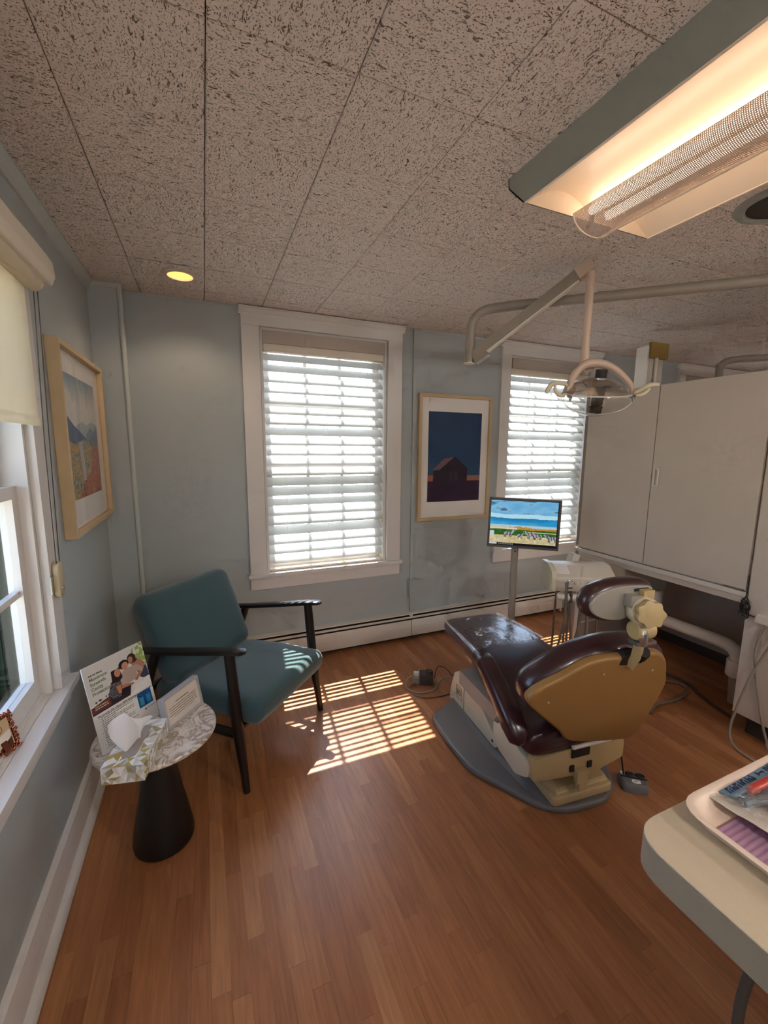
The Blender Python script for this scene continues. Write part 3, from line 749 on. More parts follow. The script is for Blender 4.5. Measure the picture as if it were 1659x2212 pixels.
t = thing('recessed_downlight', 'small lit recessed downlight in the ceiling above the armchair', 'downlight', (-.06, 2.325, H))
part(t, 'trim_ring', lathe([(.054, .0), (.056, -.006), (.072, -.004), (.0745, 0.), (.0745, .002), (.054, .002)], 40), 'downlight_trim')
part(t, 'can', lathe([(.054, 0), (.050, .045), (.040, .075), (0.0, .078)], 40), 'reflector')
part(t, 'bulb', lathe([(0, .046), (.014, .047), (.024, .052), (.028, .064), (.024, .074), (0, .076)], 32), 'bulb')
lt = bpy.data.objects.new('downlight_lamp', bpy.data.lights.new('downlight_lamp', 'SPOT')); COL.objects.link(lt); lt.parent = t; lt.location = (0, 0, .012)
lt.data.energy = .9; lt.data.color = (1, .74, .50); lt.data.spot_size = 2.2; lt.data.spot_blend = .6; lt.data.shadow_soft_size = .03
t = thing('ceiling_speaker', 'round dark ceiling speaker behind the big ceiling light', 'speaker', (1.765, .87, H))
part(t, 'ring', lathe([(.100, -.004), (.108, -.012), (.128, -.008), (.134, 0), (.100, 0)], 48), 'fixturegray')
part(t, 'grille', lathe([(0, -.005), (.060, -.005), (.101, -.003), (.101, 0), (0, 0)], 40), 'grille')

# ================================================================== pictures on the walls
def framed(name, label, cw, ch, depth, bar, img, mtx, matw, pw, ph, dy=0.):
    # local: x right, y up, z towards the viewer; z = 0 on the wall
    t = bpy.data.objects.new(name, None); COL.objects.link(t); t.matrix_world = mtx; t.empty_display_size = .1; tag(t, label, 'picture')
    def p(nm, bm, m, sm=35): return link(nm, fin(bm, nm, sm), m, t)
    a, b = cw/2, ch/2
    for q in ([(-a, b), (a, b), (a-bar, b-bar), (-a+bar, b-bar)], [(-a, -b), (-a+bar, -b+bar), (a-bar, -b+bar), (a, -b)], [(-a, -b), (-a, b), (-a+bar, b-bar), (-a+bar, -b+bar)], [(a, -b), (a-bar, -b+bar), (a-bar, b-bar), (a, b)]):
        p('frame_bar', prism(q, .001, depth, 'z', .0012, 1), 'oakframe')
    p('backing', boxes((-a+.002, a-.002, -b+.002, b-.002, .0005, .006)), 'matboard')
    p('mat_board', boxes((-a+bar*.6, a-bar*.6, -b+bar*.6, b-bar*.6, .006, depth*.42)), 'matboard')
    o = picture('print', pw, ph, img, 'print', t); o.location = (0, dy, depth*.42+.0008)
    p('glazing', boxes((-a+bar, a-bar, -b+bar, b-bar, depth*.42+.004, depth*.42+.006)), 'picture_glass')
    return t
# barn under a deep blue sky
g = Img(150, 248); g.a[:] = (38, 66, 100); nz = fnoise(248, 150, 4, 6, 1)
g.a += (g.v[..., None]*np.array([6, 16, 22]))+(nz[..., None]-.5)*14
hz = .705+.03*g.u
g.a[(g.v > .70) & (g.u < .2)] = (176, 96, 66); g.a[(g.v > .705) & (g.u >= .2)] = (158, 106, 92)
m_ = (g.v > .765); g.a[m_] = (50, 26, 56); g.a[m_] += ((nz-.5)[..., None]*16)[m_]
g.poly([(.10, .645), (.215, .645), (.50, .49), (.745, .62), (.745, .77), (.10, .77)], (44, 32, 48))
g.poly([(.08, .645), (.30, .515), (.50, .49), (.215, .640)], (126, 92, 100))
g.poly([(.50, .487), (.77, .635), (.745, .637), (.50, .505)], (34, 22, 32))
g.poly([(.10, .647), (.215, .647), (.215, .77), (.10, .77)], (38, 28, 44))
g.rect(.41, .665, .475, .765, (62, 46, 58)); g.rect(.505, .66, .56, .765, (66, 50, 60)); g.rect(.45, .53, .47, .58, (70, 54, 64))
bx0, bx1, bz0, bz1 = 1.378, 1.985, .866, 1.760
framed('framed_picture', 'framed print of a dark barn under blue sky between the back windows', bx1-bx0, bz1-bz0, .030, .022, g.a,
       frame_m(((bx0+bx1)/2, BY, (bz0+bz1)/2), (1, 0, 0), (0, 0, 1), (0, -1, 0)), .06, .445, .640, .008)
# autumn valley in watercolour
h_, w_ = 230, 150; g = Img(w_, h_); n1 = fnoise(h_, w_, 5, 4, 2); n2 = fnoise(h_, w_, 14, 14, 5, 3); n3 = fnoise(h_, w_, 8, 3, 9)
top = np.clip(1-g.v/.22+(n3-.5)*1.2, 0, 1)[..., None]
g.a[:] = (222, 216, 206); g.a = g.a*(1-top*.8)+np.array((92, 120, 150))*top*.8
g.poly([(.25, .40), (.45, .36), (.60, .385), (.80, .345), (1, .37), (1, .55), (.25, .55)], (172, 182, 190))
g.poly([(.55, .47), (.72, .40), (.86, .43), (1, .37), (1, .56), (.55, .56)], (128, 146, 166))
g.poly([(0, .33), (.18, .40), (.45, .47), (.66, .53), (.66, .57), (0, .57)], (72, 96, 134))
g.poly([(.60, .53), (.85, .44), (1, .40), (1, .58), (.60, .58)], (104, 122, 150))
low = g.v > (.535+.02*np.sin(g.u*9)+(n1-.5)*.05)
pal = np.array([(150, 140, 88), (206, 150, 84), (110, 116, 84), (176, 168, 140), (86, 84, 92), (214, 176, 110)])
g.a[low] = pal[np.clip((n2*11).astype(int) % 6, 0, 5)][low]
red = low & ((g.u*.9+(g.v-.55)*1.6+(n1-.5)*.55) > .83); palr = np.array([(168, 70, 38), (200, 104, 52), (140, 48, 40), (212, 128, 60)])
g.a[red] = palr[(n2*9).astype(int) % 4][red]
st = low & (np.abs(g.u-.34-.10*(g.v-.55)-(n3-.5)*.1) < .05) & (g.v < .86); g.a[st] = (196, 196, 198)
py0, py1, pz0, pz1 = 1.842, 2.535, 1.040, 1.755
framed('framed_picture', 'framed watercolour of an autumn mountain valley on the left wall', py1-py0, pz1-pz0, .040, .020, g.a,
       frame_m((LX, (py0+py1)/2, (pz0+pz1)/2), (0, 1, 0), (0, 0, 1), (1, 0, 0)), .08, .47, .485, .015)

# ================================================================== teal armchair
AX = (.701, .714); A_ang = math.atan2(AX[1], AX[0])
t = thing('armchair', 'teal upholstered armchair with black wooden arms and legs in the corner', 'armchair', (.2945, 1.826, 0), A_ang)
# local x: near -> far side, local y: towards the back of the chair
def cushion(w0, w1, path, thick, r, nx=10):
    # rounded slab: path = list of (y, z) for the middle plane, width w0 -> w1
    rings = []; P = [Vector((0, a, b)) for a, b in path]; P = crom(P, 6); n = len(P)
    tot = n-1
    for i, p in enumerate(P):
        d = (P[min(i+1, n-1)]-P[max(i-1, 0)]).normalized(); nn = Vector((0, -d.z, d.y))
        s = sum((P[k+1]-P[k]).length for k in range(i)); L = sum((P[k+1]-P[k]).length for k in range(tot))
        e = min(s, L-s); q = 1.0 if e > r else math.sqrt(max(0.02, 1-(1-e/r)**2))
        w = (w0+(w1-w0)*s/L)/2-r*(1-q)*.8; hgt = thick/2*q; ring = []
        for k in range(32):
            a = 2*math.pi*k/32; c, sn = math.cos(a), math.sin(a); ex = .22
            xx = w*math.copysign(abs(c)**ex, c); zz = hgt*math.copysign(abs(sn)**.45, sn)
            ring.append(p+Vector((xx, 0, 0))+nn*zz)
        rings.append(ring)
    return loft(rings)
part(t, 'seat', cushion(.525, .50, [(-.055, .315), (.0, .318), (.20, .318), (.40, .300), (.54, .283)], .118, .045), 'teal', False, 50)
part(t, 'backrest', cushion(.50, .525, [(.425, .335), (.47, .43), (.525, .555), (.575, .665), (.600, .725)], .115, .055), 'teal', False, 50)
for s in (-1, 1):
    sx = s*.288
    part(t, 'armrest', loft([[Vector((sx+a*ww, yy, zz+b*hh)) for a, b in ((-1, -.6), (-.6, -1), (.6, -1), (1, -.6), (1, .6), (.6, 1), (-.6, 1), (-1, .6))] for yy, zz, ww, hh in ((-.018, .598, .010, .005), (-.006, .599, .022, .010), (.06, .590, .025, .012), (.22, .558, .024, .012), (.42, .520, .021, .012), (.555, .498, .017, .011), (.570, .496, .010, .006))]), 'blackwood', False, 40)
    part(t, 'front_leg', tube([(sx+s*.006, -.005, .0), (sx, .03, .25), (sx, .058, .585)], [.0135, .023, .021], 12), 'blackwood')
    part(t, 'back_leg', tube([(sx, .64, .0), (sx, .575, .22), (sx, .455, .512)], [.0135, .022, .020], 12), 'blackwood')
    part(t, 'side_rail', tube([(sx*.98, .02, .235), (sx*.98, .585, .225)], [.018, .018], 10), 'blackwood')
part(t, 'front_rail', tube([(-.28, .06, .238), (.28, .06, .238)], .017, 10), 'blackwood')
part(t, 'back_rail', tube([(-.28, .560, .30), (.28, .560, .30)], .017, 10), 'blackwood')

# ================================================================== side table and what stands on it
t = thing('side_table', 'round marble-topped side table on a black cone base', 'side table', (-.197, 1.512, 0))
part(t, 'table_top', lathe([(0, .398), (.165, .398), (.184, .403), (.190, .410), (.190, .414), (.186, .420), (0, .420)], 64), 'marble')
part(t, 'base', lathe([(0, 0), (.088, 0), (.096, .006), (.098, .02), (.092, .06), (.070, .18), (.047, .33), (.040, .3975), (0, .3975)], 48), 'black')

# tissue box with a faceted grey and gold print
A_, B_ = Vector((-.317, 1.302)), Vector((-.205, 1.277)); ex = (B_-A_).normalized(); ey = Vector((-ex.y, ex.x)); bw, bl, bh = .114, .215, .052
t = thing('tissue_box', 'flat tissue box with a grey and gold triangle pattern on the side table', 'tissue box', (A_.x, A_.y, .4205), math.atan2(ex.y, ex.x))
def tri_img(wn, hn, seed):
    r = random.Random(seed); g = Img(wn*16, hn*16)
    pal = [(226, 222, 212), (206, 202, 190), (184, 180, 166), (160, 156, 142), (236, 233, 226), (196, 194, 184), (172, 150, 84), (214, 212, 204)]
    P = [[((i+(r.uniform(-.3, .3) if 0 < i < wn else 0))/wn, (j+(r.uniform(-.3, .3) if 0 < j < hn else 0))/hn) for i in range(wn+1)] for j in range(hn+1)]
    for j in range(hn):
        for i in range(wn):
            a, b, c, d = P[j][i], P[j][i+1], P[j+1][i+1], P[j+1][i]; e = ((a[0]+b[0]+c[0]+d[0])/4, (a[1]+b[1]+c[1]+d[1])/4)
            for q in ((a, b, e), (b, c, e), (c, d, e), (d, a, e)): g.poly(list(q), r.choice(pal))
    return g.a
part(t, 'carton', boxes((.0005, bw-.0005, .0005, bl-.0005, 0, bh-.0005), bevel=.0012), 'paper')
for nm, w, h, wn, hn, fm in (('side_panel', bw, bh, 5, 2, frame_m((bw/2, -.0003, bh/2), (1, 0, 0), (0, 0, 1), (0, -1, 0))), ('side_panel', bl, bh, 9, 2, frame_m((bw+.0003, bl/2, bh/2), (0, 1, 0), (0, 0, 1), (1, 0, 0))),
                             ('side_panel', bl, bh, 9, 2, frame_m((-.0003, bl/2, bh/2), (0, -1, 0), (0, 0, 1), (-1, 0, 0))), ('side_panel', bw, bh, 5, 2, frame_m((bw/2, bl+.0003, bh/2), (-1, 0, 0), (0, 0, 1), (0, 1, 0))), ('top_panel', bw, bl, 4, 7, frame_m((bw/2, bl/2, bh+.0003), (1, 0, 0), (0, 1, 0), (0, 0, 1)))):
    picture(nm, w, h, tri_img(wn, hn, nm+str(w)+str(fm[0][3])), 'boxprint', t, fm)
part(t, 'opening', prism(round_poly([(.036, .035), (.078, .035), (.078, .185), (.036, .185)], .020, 5), bh+.0004, bh+.0016, 'z'), 'partition')
# tissue: crumpled sheet pulled up out of the slot
nu, nv = 30, 18; bm = bmesh.new(); G = []
for j in range(nv+1):
    v = j/nv; row = []
    for i in range(nu+1):
        u = i/nu*2-1; q = (u+1)/2
        b0 = Vector((.052+.012*u, .055+.075*q, bh+.0018)); tp = Vector((np.interp(u, [-1, -.3, .3, 1], [.004, .030, .056, .088]), np.interp(u, [-1, 0, 1], [.070, .095, .150]), bh+np.interp(u, [-1, -.4, .3, 1], [.092, .104, .088, .050])))
        p_ = b0.lerp(tp, v)+Vector((.012*math.sin(v*math.pi)*math.cos(u*2.5)-.010*v*math.sin(u*6), .010*math.sin(v*3+u*4), .004*math.sin(u*10)*v))
        row.append(bm.verts.new(p_))
    G.append(row)
for j in range(nv):
    for i in range(nu): bm.faces.new((G[j][i], G[j][i+1], G[j+1][i+1], G[j+1][i]))
part(t, 'tissue', bm, 'tissue', False, 70)

# flyer
FW, FH = .2140, .2790; fa = Vector((-.340, 1.447, .4205)); fb = Vector((-.203, 1.596, .4205)); fx = (fb-fa).normalized(); back = Vector((-fx.y, fx.x, 0))
lean = math.radians(13); fy = (Vector((0, 0, 1))*math.cos(lean)+back*math.sin(lean)); fz = fx.cross(fy)
fm = frame_m(fa+fx*FW/2+fy*FH/2, fx, fy, fz)
g = Img(214, 279, (224, 220, 212))
g.a[g.v < .62] = (206, 202, 196)
gn = fnoise(279, 214, 20, 26, 4, 3)
m_ = (g.u > .86-.1*np.sin(g.v*9)) & (g.v < .42); g.a[m_] = np.where((gn > .5)[..., None], np.array((150, 168, 90)), np.array((206, 214, 190)))[m_]
sk = (176, 122, 96)
# standing figure at the back, right
g.poly([(.80, .42), (.98, .42), (1.0, .62), (.86, .62)], (60, 60, 84)); g.poly([(.74, .28), (.86, .24), (.97, .36), (.93, .46), (.78, .42)], sk); g.ell(.765, .20, .075, .085, (62, 44, 38)); g.poly([(.80, .16), (.86, .26), (.80, .30)], (62, 44, 38)); g.ell(.745, .215, .042, .055, sk)
# middle figure, sitting
g.poly([(.44, .42), (.62, .32), (.82, .33), (.93, .45), (.90, .50), (.80, .44), (.80, .60), (.52, .62)], (178, 156, 142)); g.poly([(.52, .58), (.80, .56), (.90, .62), (.88, .66), (.55, .66)], (214, 208, 204)); g.ell(.60, .70, .11, .06, (214, 208, 204)); g.ell(.62, .235, .085, .075, (40, 28, 26)); g.ell(.635, .265, .055, .065, (198, 144, 116)); g.poly([(.45, .52), (.72, .60), (.70, .63), (.46, .60)], sk)
g.poly([(.84, .46), (.90, .50), (.78, .60), (.74, .58)], sk)
# left figure, patterned dress
g.poly([(.36, .42), (.47, .38), (.52, .48), (.50, .72), (.58, .72), (.60, .78), (.24, .80), (.28, .60)], (62, 58, 62)); m_ = ((gn*17).astype(int) % 3 == 0) & (g.u > .24) & (g.u < .53) & (g.v > .44) & (g.v < .8) & (np.abs(g.a[..., 0]-62) < 1); g.a[m_] = (128, 122, 122)
g.poly([(.40, .25), (.54, .24), (.56, .42), (.50, .46), (.38, .45)], (46, 30, 28)); g.ell(.495, .315, .052, .068, (188, 128, 100)); g.poly([(.42, .52), (.50, .52), (.50, .64), (.45, .66)], (188, 120, 84))
g.poly([(.50, .60), (.66, .62), (.60, .80), (.46, .80)], (40, 28, 34))
g.poly([(0, .645), (.30, .60), (.30, .775), (0, .775)], (112, 52, 44)); g.poly([(.30, .60), (.34, .68), (.60, .74), (.60, .775), (.30, .775)], (52, 38, 44)); g.rect(0, .745, .30, .775, (70, 46, 56))
g.words(.06, .26, .66, .016, (196, 206, 170), 3); g.words(.05, .26, .695, .016, (196, 206, 170), 5)
g.ell(.09, .595, .016, .014, (60, 56, 54)); g.ell(.155, .585, .028, .014, (60, 56, 54)); g.ell(.25, .575, .012, .012, (84, 96, 80)); g.ell(.29, .57, .014, .012, (84, 96, 80))
g.rect(0, .775, 1, 1, (226, 222, 215))
flyer_lower = Img(214, 120, (226, 222, 215))
g2 = flyer_lower; y = .10
for k in range(17):
    g2.words(.10, random.Random(k).choice((.34, .62, .66, .72, .5)) if k < 6 else random.Random(k+40).choice((.30, .55, .62, .66)), .12+k*.05, .016, (84, 76, 72), 60+k)
    if k % 2 == 0: g2.ell(.075, .12+k*.05, .007, .008, (84, 76, 72))
g2.poly([(.70, .08), (.955, .08), (.955, .50), (.70, .50)], (24, 96, 160)); g2.ell(.765, .15, .04, .05, (18, 52, 108)); g2.ell(.885, .15, .04, .05, (18, 52, 108)); g2.ell(.765, .15, .022, .028, (40, 110, 170)); g2.ell(.885, .15, .022, .028, (40, 110, 170)); g2.rect(.735, .23, .80, .46, (70, 150, 170)); g2.rect(.855, .23, .92, .46, (60, 138, 176)); g2.rect(.815, .1, .835, .5, (18, 72, 130))
g2.ell(.80, .60, .018, .022, (40, 40, 44)); g2.words(.83, .97, .59, .02, (70, 66, 64), 91)
full = np.vstack([g.a[:int(279*.775)][::1], np.repeat(np.repeat(g2.a, 1, 0), 1, 1)])
# upper picture takes the top 55 % of the sheet
rows = int(279*.56); up = g.a[:int(279*.775)]; up = up[np.linspace(0, len(up)-1, rows).astype(int)]; lo = g2.a[np.linspace(0, 119, 279-rows).astype(int)]
t = thing('flyer', 'dental product flyer in an upright holder leaning at the back of the side table', 'flyer', (fa.x, fa.y, .4205))
FI = INV[t.name]
part(t, 'holder', xf(boxes((-FW/2, FW/2, -FH/2, FH/2, -.004, -.0008), bevel=.0005), fm), 'paper', True)
part(t, 'easel_foot', xf(prism([(-FH/2+.001, 0), (-FH/2+.16, -.003), (-FH/2+.0215, -.085)], -.012, .012, 'x'), fm @ Matrix.Translation((0, 0, -.002))), 'plate', True)
picture('print', FW, FH, np.vstack([up, lo]), 'print', t, FI @ fm)
for s_, sz, yy in (('Ask Us About', .0080, .1130), ('Maximum', .0150, .0980), ('Strength', .0150, .0820), ('Cavity', .0150, .0660), ('Protection', .0150, .0500)):
    text_mesh(s_, sz, FI @ fm @ Matrix.Translation((-FW/2+.014, yy-.008, .0006)), 'flyer_green' if sz > .01 else 'flyer_ink', t, bold=.0003)
text_mesh('We proudly offer Clinpro 5000 Anticavity Toothpaste in our office', .0080, FI @ fm @ Matrix.Translation((-FW/2+.012, FH/2-rows/279*FH-.012, .0006)), 'flyer_ink', t, bold=.0002)

# small framed card
ca = Vector((-.155, 1.489, .4205)); cb = Vector((-.048, 1.623, .4205)); cx_ = (cb-ca).normalized(); bk = Vector((-cx_.y, cx_.x, 0)); CW, CHh = .172, .112
ln = math.radians(11); cy_ = Vector((0, 0, 1))*math.cos(ln)+bk*math.sin(ln); cz_ = cx_.cross(cy_); cm = frame_m(ca+cx_*CW/2+cy_*CHh/2+cz_*0, cx_, cy_, cz_)
t = thing('framed_card', 'small silver-framed notice card standing on the side table', 'framed card', (ca.x, ca.y, .4205)); CI = INV[t.name]
b_ = .009; a, b = CW/2, CHh/2
for q in ([(-a, b), (a, b), (a-b_, b-b_), (-a+b_, b-b_)], [(-a, -b), (-a+b_, -b+b_), (a-b_, -b+b_), (a, -b)], [(-a, -b), (-a, b), (-a+b_, b-b_), (-a+b_, -b+b_)], [(a, -b), (a-b_, -b+b_), (a-b_, b-b_), (a, b)]):
    part(t, 'frame_bar', xf(prism(q, -.024, .0, 'z', .0008, 1), cm), 'silverframe', True)
part(t, 'backing', xf(boxes((-a+.002, a-.002, -b+.002, b-.002, -.022, -.012)), cm), 'silverframe', True)
g = Img(160, 104, (226, 214, 204)); g.words(.30, .70, .30, .035, (96, 72, 58), 4)
for k, (x0, x1) in enumerate(((.10, .93), (.09, .90), (.10, .91), (.07, .93), (.20, .82))): g.words(x0, x1, .42+k*.085, .026, (112, 86, 72), 30+k)
picture('print', CW-.016, CHh-.016, g.a, 'print', t, CI @ cm @ Matrix.Translation((0, 0, -.0055)))
part(t, 'glazing', xf(boxes((-a+b_-.001, a-b_+.001, -b+b_-.001, b-b_+.001, -.0045, -.0035)), cm), 'picture_glass', True)

# ornate little frame on the left window stool
t = thing('ornate_frame', 'tiny ornate copper photo frame standing on the left window stool', 'photo frame', (-.475, 1.285, .5995))
of = frame_m((-.470, 1.300, .5995+.050), Vector((.42, .60, 0)).normalized(), Vector((-.26, .10, 1)).normalized(), (0, 0, 1))
exo = Vector((.46, .888, 0)).normalized(); eyo = (Vector((0, 0, 1))+Vector((-.888, .46, 0))*.22).normalized(); ezo = exo.cross(eyo); of = frame_m(Vector((-.500, 1.268, .5995))+eyo*.0515, exo, eyo, ezo)
part(t, 'backing', xf(boxes((-.030, .030, -.042, .042, -.004, 0)), of), 'copper', True)
g = Img(60, 84, (200, 176, 136)); g.poly([(.2, .55), (.95, .42), (.95, .62), (.62, .95), (.25, .95)], (228, 220, 210)); g.poly([(.0, .60), (.22, .55), (.22, 1), (0, 1)], (126, 84, 66)); g.ell(.42, .28, .22, .16, (150, 112, 70)); g.ell(.40, .27, .18, .13, (206, 184, 142)); g.poly([(.25, .92), (.95, .70), (.95, 1), (.25, 1)], (96, 56, 36))
picture('print', .050, .074, g.a, 'print', t, INV[t.name] @ of @ Matrix.Translation((0, 0, .0008)))
bm = bmesh.new(); rr = random.Random(5)
pts = [(x, s*.044) for s in (-1, 1) for x in np.linspace(-.030, .030, 9)]+[(s*.032, y) for s in (-1, 1) for y in np.linspace(-.040, .040, 11)]
for (x, y) in pts:
    for q in range(2):
        bmesh.ops.create_icosphere(bm, subdivisions=2, radius=rr.uniform(.0035, .0062), matrix=Matrix.Translation((x+rr.uniform(-.003, .003), y+rr.uniform(-.003, .003), rr.uniform(-.001, .004))) @ Matrix.Rotation(rr.uniform(0, 3), 4, 'Z') @ Matrix.Diagonal((1.3, .65, .7, 1)))
part(t, 'scrollwork', xf(bm, of), 'copper', True, 60)
part(t, 'strut', xf(boxes((-.008, .008, -.048, .025, -.0065, -.0045)), of @ Matrix.Rotation(math.radians(-18), 4, 'X') ), 'copper', True)
#SECTION3

# ================================================================== dental chair
KO, KA = (1.30, 1.40), math.radians(-5)
t = thing('dental_chair', 'burgundy and cream reclining dental chair on a grey base plate', 'dental chair', (KO[0], KO[1], 0), KA)
# local x: to the chair's right in the picture, local y: towards the foot end
pl = [(-.115, .425), (-.325, .305), (-.330, .10), (-.315, -.075), (-.150, -.330), (-.060, -.378), (.125, -.382), (.215, -.33), (.36, -.075), (.375, .10), (.37, .305), (.19, .425)]
part(t, 'base_plate', prism(round_poly(pl, .045, 4), 0, .030, 'z', .012, 3), 'graybase')
part(t, 'plate_ridge', loft([[Vector((x0, y, .028)), Vector((x1, y, .028)), Vector((x1, y, z)), Vector((x0+.018, y, z))] for y, x0, x1, z in ((.385, -.175, .20, .050), (.0, -.185, .21, .048), (-.25, -.160, .19, .042), (-.345, -.125, .16, .036))]), 'graybase')
part(t, 'base_box', prism(round_poly([(-.112, -.360), (.172, -.360), (.172, .40), (-.112, .40)], .022, 4), .030, .068, 'z', .010, 3), 'cream')
part(t, 'lower_cover', loft([[Vector((-.100, y, .066)), Vector((.160, y, .066)), Vector((.152, y, z)), Vector((-.092, y, z))] for y, z in ((-.348, .076), (-.335, .088), (-.20, .118), (.05, .160), (.12, .165))]), 'cream')
cvp = part(t, 'access_cover', loft([[Vector((-.078, y, z-.004)), Vector((.140, y, z-.004)), Vector((.140, y, z)), Vector((-.078, y, z))] for y, z in ((-.338, .0905), (-.255, .1105))]), 'cream')
for sx in (-.062, .122): part(t, 'screw', lathe([(0, .004), (.005, .003), (.006, 0)], 12, (sx, -.285, .104)), 'cabledark', parent=cvp)
part(t, 'cover_ring', xf(lathe([(.030, 0), (.055, .004), (.058, .010), (.050, .013), (.030, .006)], 28), Matrix.Translation((.045, -.235, .108)) @ Matrix.Rotation(math.radians(13), 4, 'X')), 'cream')
# front motor housing
hp = [(.425, .030), (.405, .120), (.372, .206), (.290, .228), (.262, .212), (.150, .212), (.120, .200), (.105, .176), (.02, .120), (-.040, .095), (-.045, .066), (-.02, .045)]
part(t, 'motor_housing', prism(round_poly(hp, .012, 3), -.158, .205, 'x', .010, 3), 'cream_light', False, 30)
part(t, 'housing_seam', boxes((-.1595, -.157, .262, .268, .05, .208)), 'cream_gray')
part(t, 'lift_cover', loft([[Vector((-.125, y, z0)), Vector((.165, y, z0)), Vector((.158, y, z1)), Vector((-.118, y, z1))] for y, z0, z1 in ((.128, .12, .205), (.0, .10, .215), (-.10, .10, .215), (-.13, .11, .20))]), 'cream_light')
part(t, 'lift_column', boxes((-.06, .10, -.20, .06, .10, .30), bevel=.008), 'cream_gray')
part(t, 'screw', xf(lathe([(0, .005), (.006, .003), (.007, 0)], 12), frame_m((-.158, -.005, .070), (0, 1, 0), (0, 0, 1), (-1, 0, 0))), 'cabledark')
# logo on the housing, two letters in a rounded outline
lm = frame_m((-.1590, .318, .118), (0, -1, 0), (0, .17, .985), (-1, 0, 0))
ring = [Vector((a, b, 0)) for a, b in round_poly([(-.026, -.034), (.030, -.034), (.030, .034), (-.026, .034)], .010, 4)]
lo_ = part(t, 'logo', xf(tube(ring+[ring[0]], .0011, 6), lm), 'graybase')
text_mesh('BD', .046, lm @ Matrix.Translation((-.022, -.016, .0006)) @ Matrix.Diagonal((.75, 1, 1, 1)), 'graybase', lo_)
# cradle under the seat: two side plates and a rear cross plate
sp = [(-.090, .225), (-.105, .300), (-.150, .365), (-.215, .372), (-.235, .330), (-.225, .270), (-.260, .236), (-.330, .225), (-.335, .165), (-.255, .120), (-.130, .140), (-.095, .180)]
for sx in (-.218, .205): part(t, 'side_bracket', prism(round_poly(sp, .018, 3), sx, sx+.020, 'x', .004), 'cream_light')
part(t, 'bracket_screw', xf(lathe([(0, .006), (.012, .004), (.014, 0)], 20), frame_m((-.218, -.128, .305), (0, 1, 0), (0, 0, 1), (-1, 0, 0))), 'steel')
cross = [(-.212, .250), (-.130, .255), (.000, .262), (.100, .255), (.218, .245), (.218, .165), (.130, .145), (.06, .120), (.02, .118), (-.03, .140), (-.130, .150), (-.212, .160)]
part(t, 'rear_crossplate', prism(round_poly(cross, .015, 3), -.352, -.315, 'y', .005), 'cream')
part(t, 'underseat_pan', boxes((-.198, .205, -.315, .25, .215, .285), bevel=.02), 'cream_gray')
part(t, 'pivot_block', boxes((-.022, .030, -.372, -.353, .118, .168), (-.014, .022, -.376, -.353, .090, .120), bevel=.006), 'cream')
part(t, 'pivot_slot', boxes((-.042, .040, -.358, -.3525, .222, .268), (-.046, -.028, -.358, -.3525, .165, .190), (.036, .056, -.358, -.3525, .165, .190), bevel=.002), 'dark')
part(t, 'hinge_rod', tube([(-.06, -.375, .285), (.11, -.378, .285)], .008, 10), 'unitwhite')
# seat and leg rest: one long upholstered pad
def pad(stations, name, m='burgundy', ex=.32, ez=.55, n=36):
    P = crom([Vector(s) for s in [(a[0], a[1], a[2]) for a in stations]], 5); Q = crom([Vector((a[3], a[4], 0)) for a in stations], 5); rings = []
    for i, (p, q) in enumerate(zip(P, Q)):
        d = P[min(i+1, len(P)-1)]-P[max(i-1, 0)]; d.x = 0; d.normalize(); nn = Vector((0, -d.z, d.y)); nn = nn if nn.z > 0 else -nn; ring = []
        for k in range(n):
            a = 2*math.pi*k/n; c, s = math.cos(a), math.sin(a)
            ring.append(p+Vector((q.x*math.copysign(abs(c)**ex, c), 0, 0))+nn*(q.y*math.copysign(abs(s)**ez, s)))
        rings.append(ring)
    return loft(rings)
# x, y, z(mid), half width, half thickness
part(t, 'seat_pad', pad([(-.005, .510, .415, .120, .008), (-.005, .498, .415, .155, .028), (-.005, .46, .418, .172, .038), (0, .30, .420, .186, .042), (0, .12, .412, .200, .048), (0, .0, .385, .222, .056), (0, -.12, .345, .236, .060), (0, -.24, .315, .238, .060), (0, -.33, .300, .230, .055), (0, -.352, .298, .20, .030), (0, -.358, .298, .16, .008)], 'seat'), 'burgundy', False, 60)
part(t, 'seat_shell', pad([(0, .34, .374, .10, .004), (0, .20, .362, .160, .012), (0, .0, .325, .185, .016), (0, -.16, .282, .19, .016), (0, -.30, .262, .17, .006)], 'shell'), 'cream_gray', False, 60)
# clear plastic sheet over the leg rest
bm = bmesh.new(); rows = []; nn1, nn2 = 60, 72; wr = fnoise(nn1+1, nn2+1, 5, 4, 21, 3); wr2 = fnoise(nn1+1, nn2+1, 3, 3, 22, 2)
for j in range(nn1+1):
    v = j/nn1; y = .505-.40*v; row = []
    hwid = np.interp(y, [.0, .12, .30, .46, .505], [.225, .203, .189, .174, .160]); zt = np.interp(y, [.0, .12, .30, .46, .505], [.441, .461, .4625, .456, .447])
    for i in range(nn2+1):
        u = i/nn2*2-1; au = abs(u); rid = (1-abs(2*wr[j, i]-1))**10*max(0, wr2[j, i]-.35)*.055      # sharp crinkles here and there
        if au < .78: x = u/.78*(hwid-.004); z = zt+.0035+rid*min(1, (1-au/.78)*6)
        else:
            q = (au-.78)/.22; x = math.copysign(hwid+.004+.002*math.sin(q*3)+rid*.2, u); z = zt-.012-q*.062+.002
        row.append(bm.verts.new((x-.003, y, z)))
    rows.append(row)
for j in range(nn1):
    for i in range(nn2): bm.faces.new((rows[j][i], rows[j][i+1], rows[j+1][i+1], rows[j+1][i]))
part(t, 'plastic_cover', bm, 'chairfilm', False, 80, label='crinkled clear plastic cover over the leg rest')
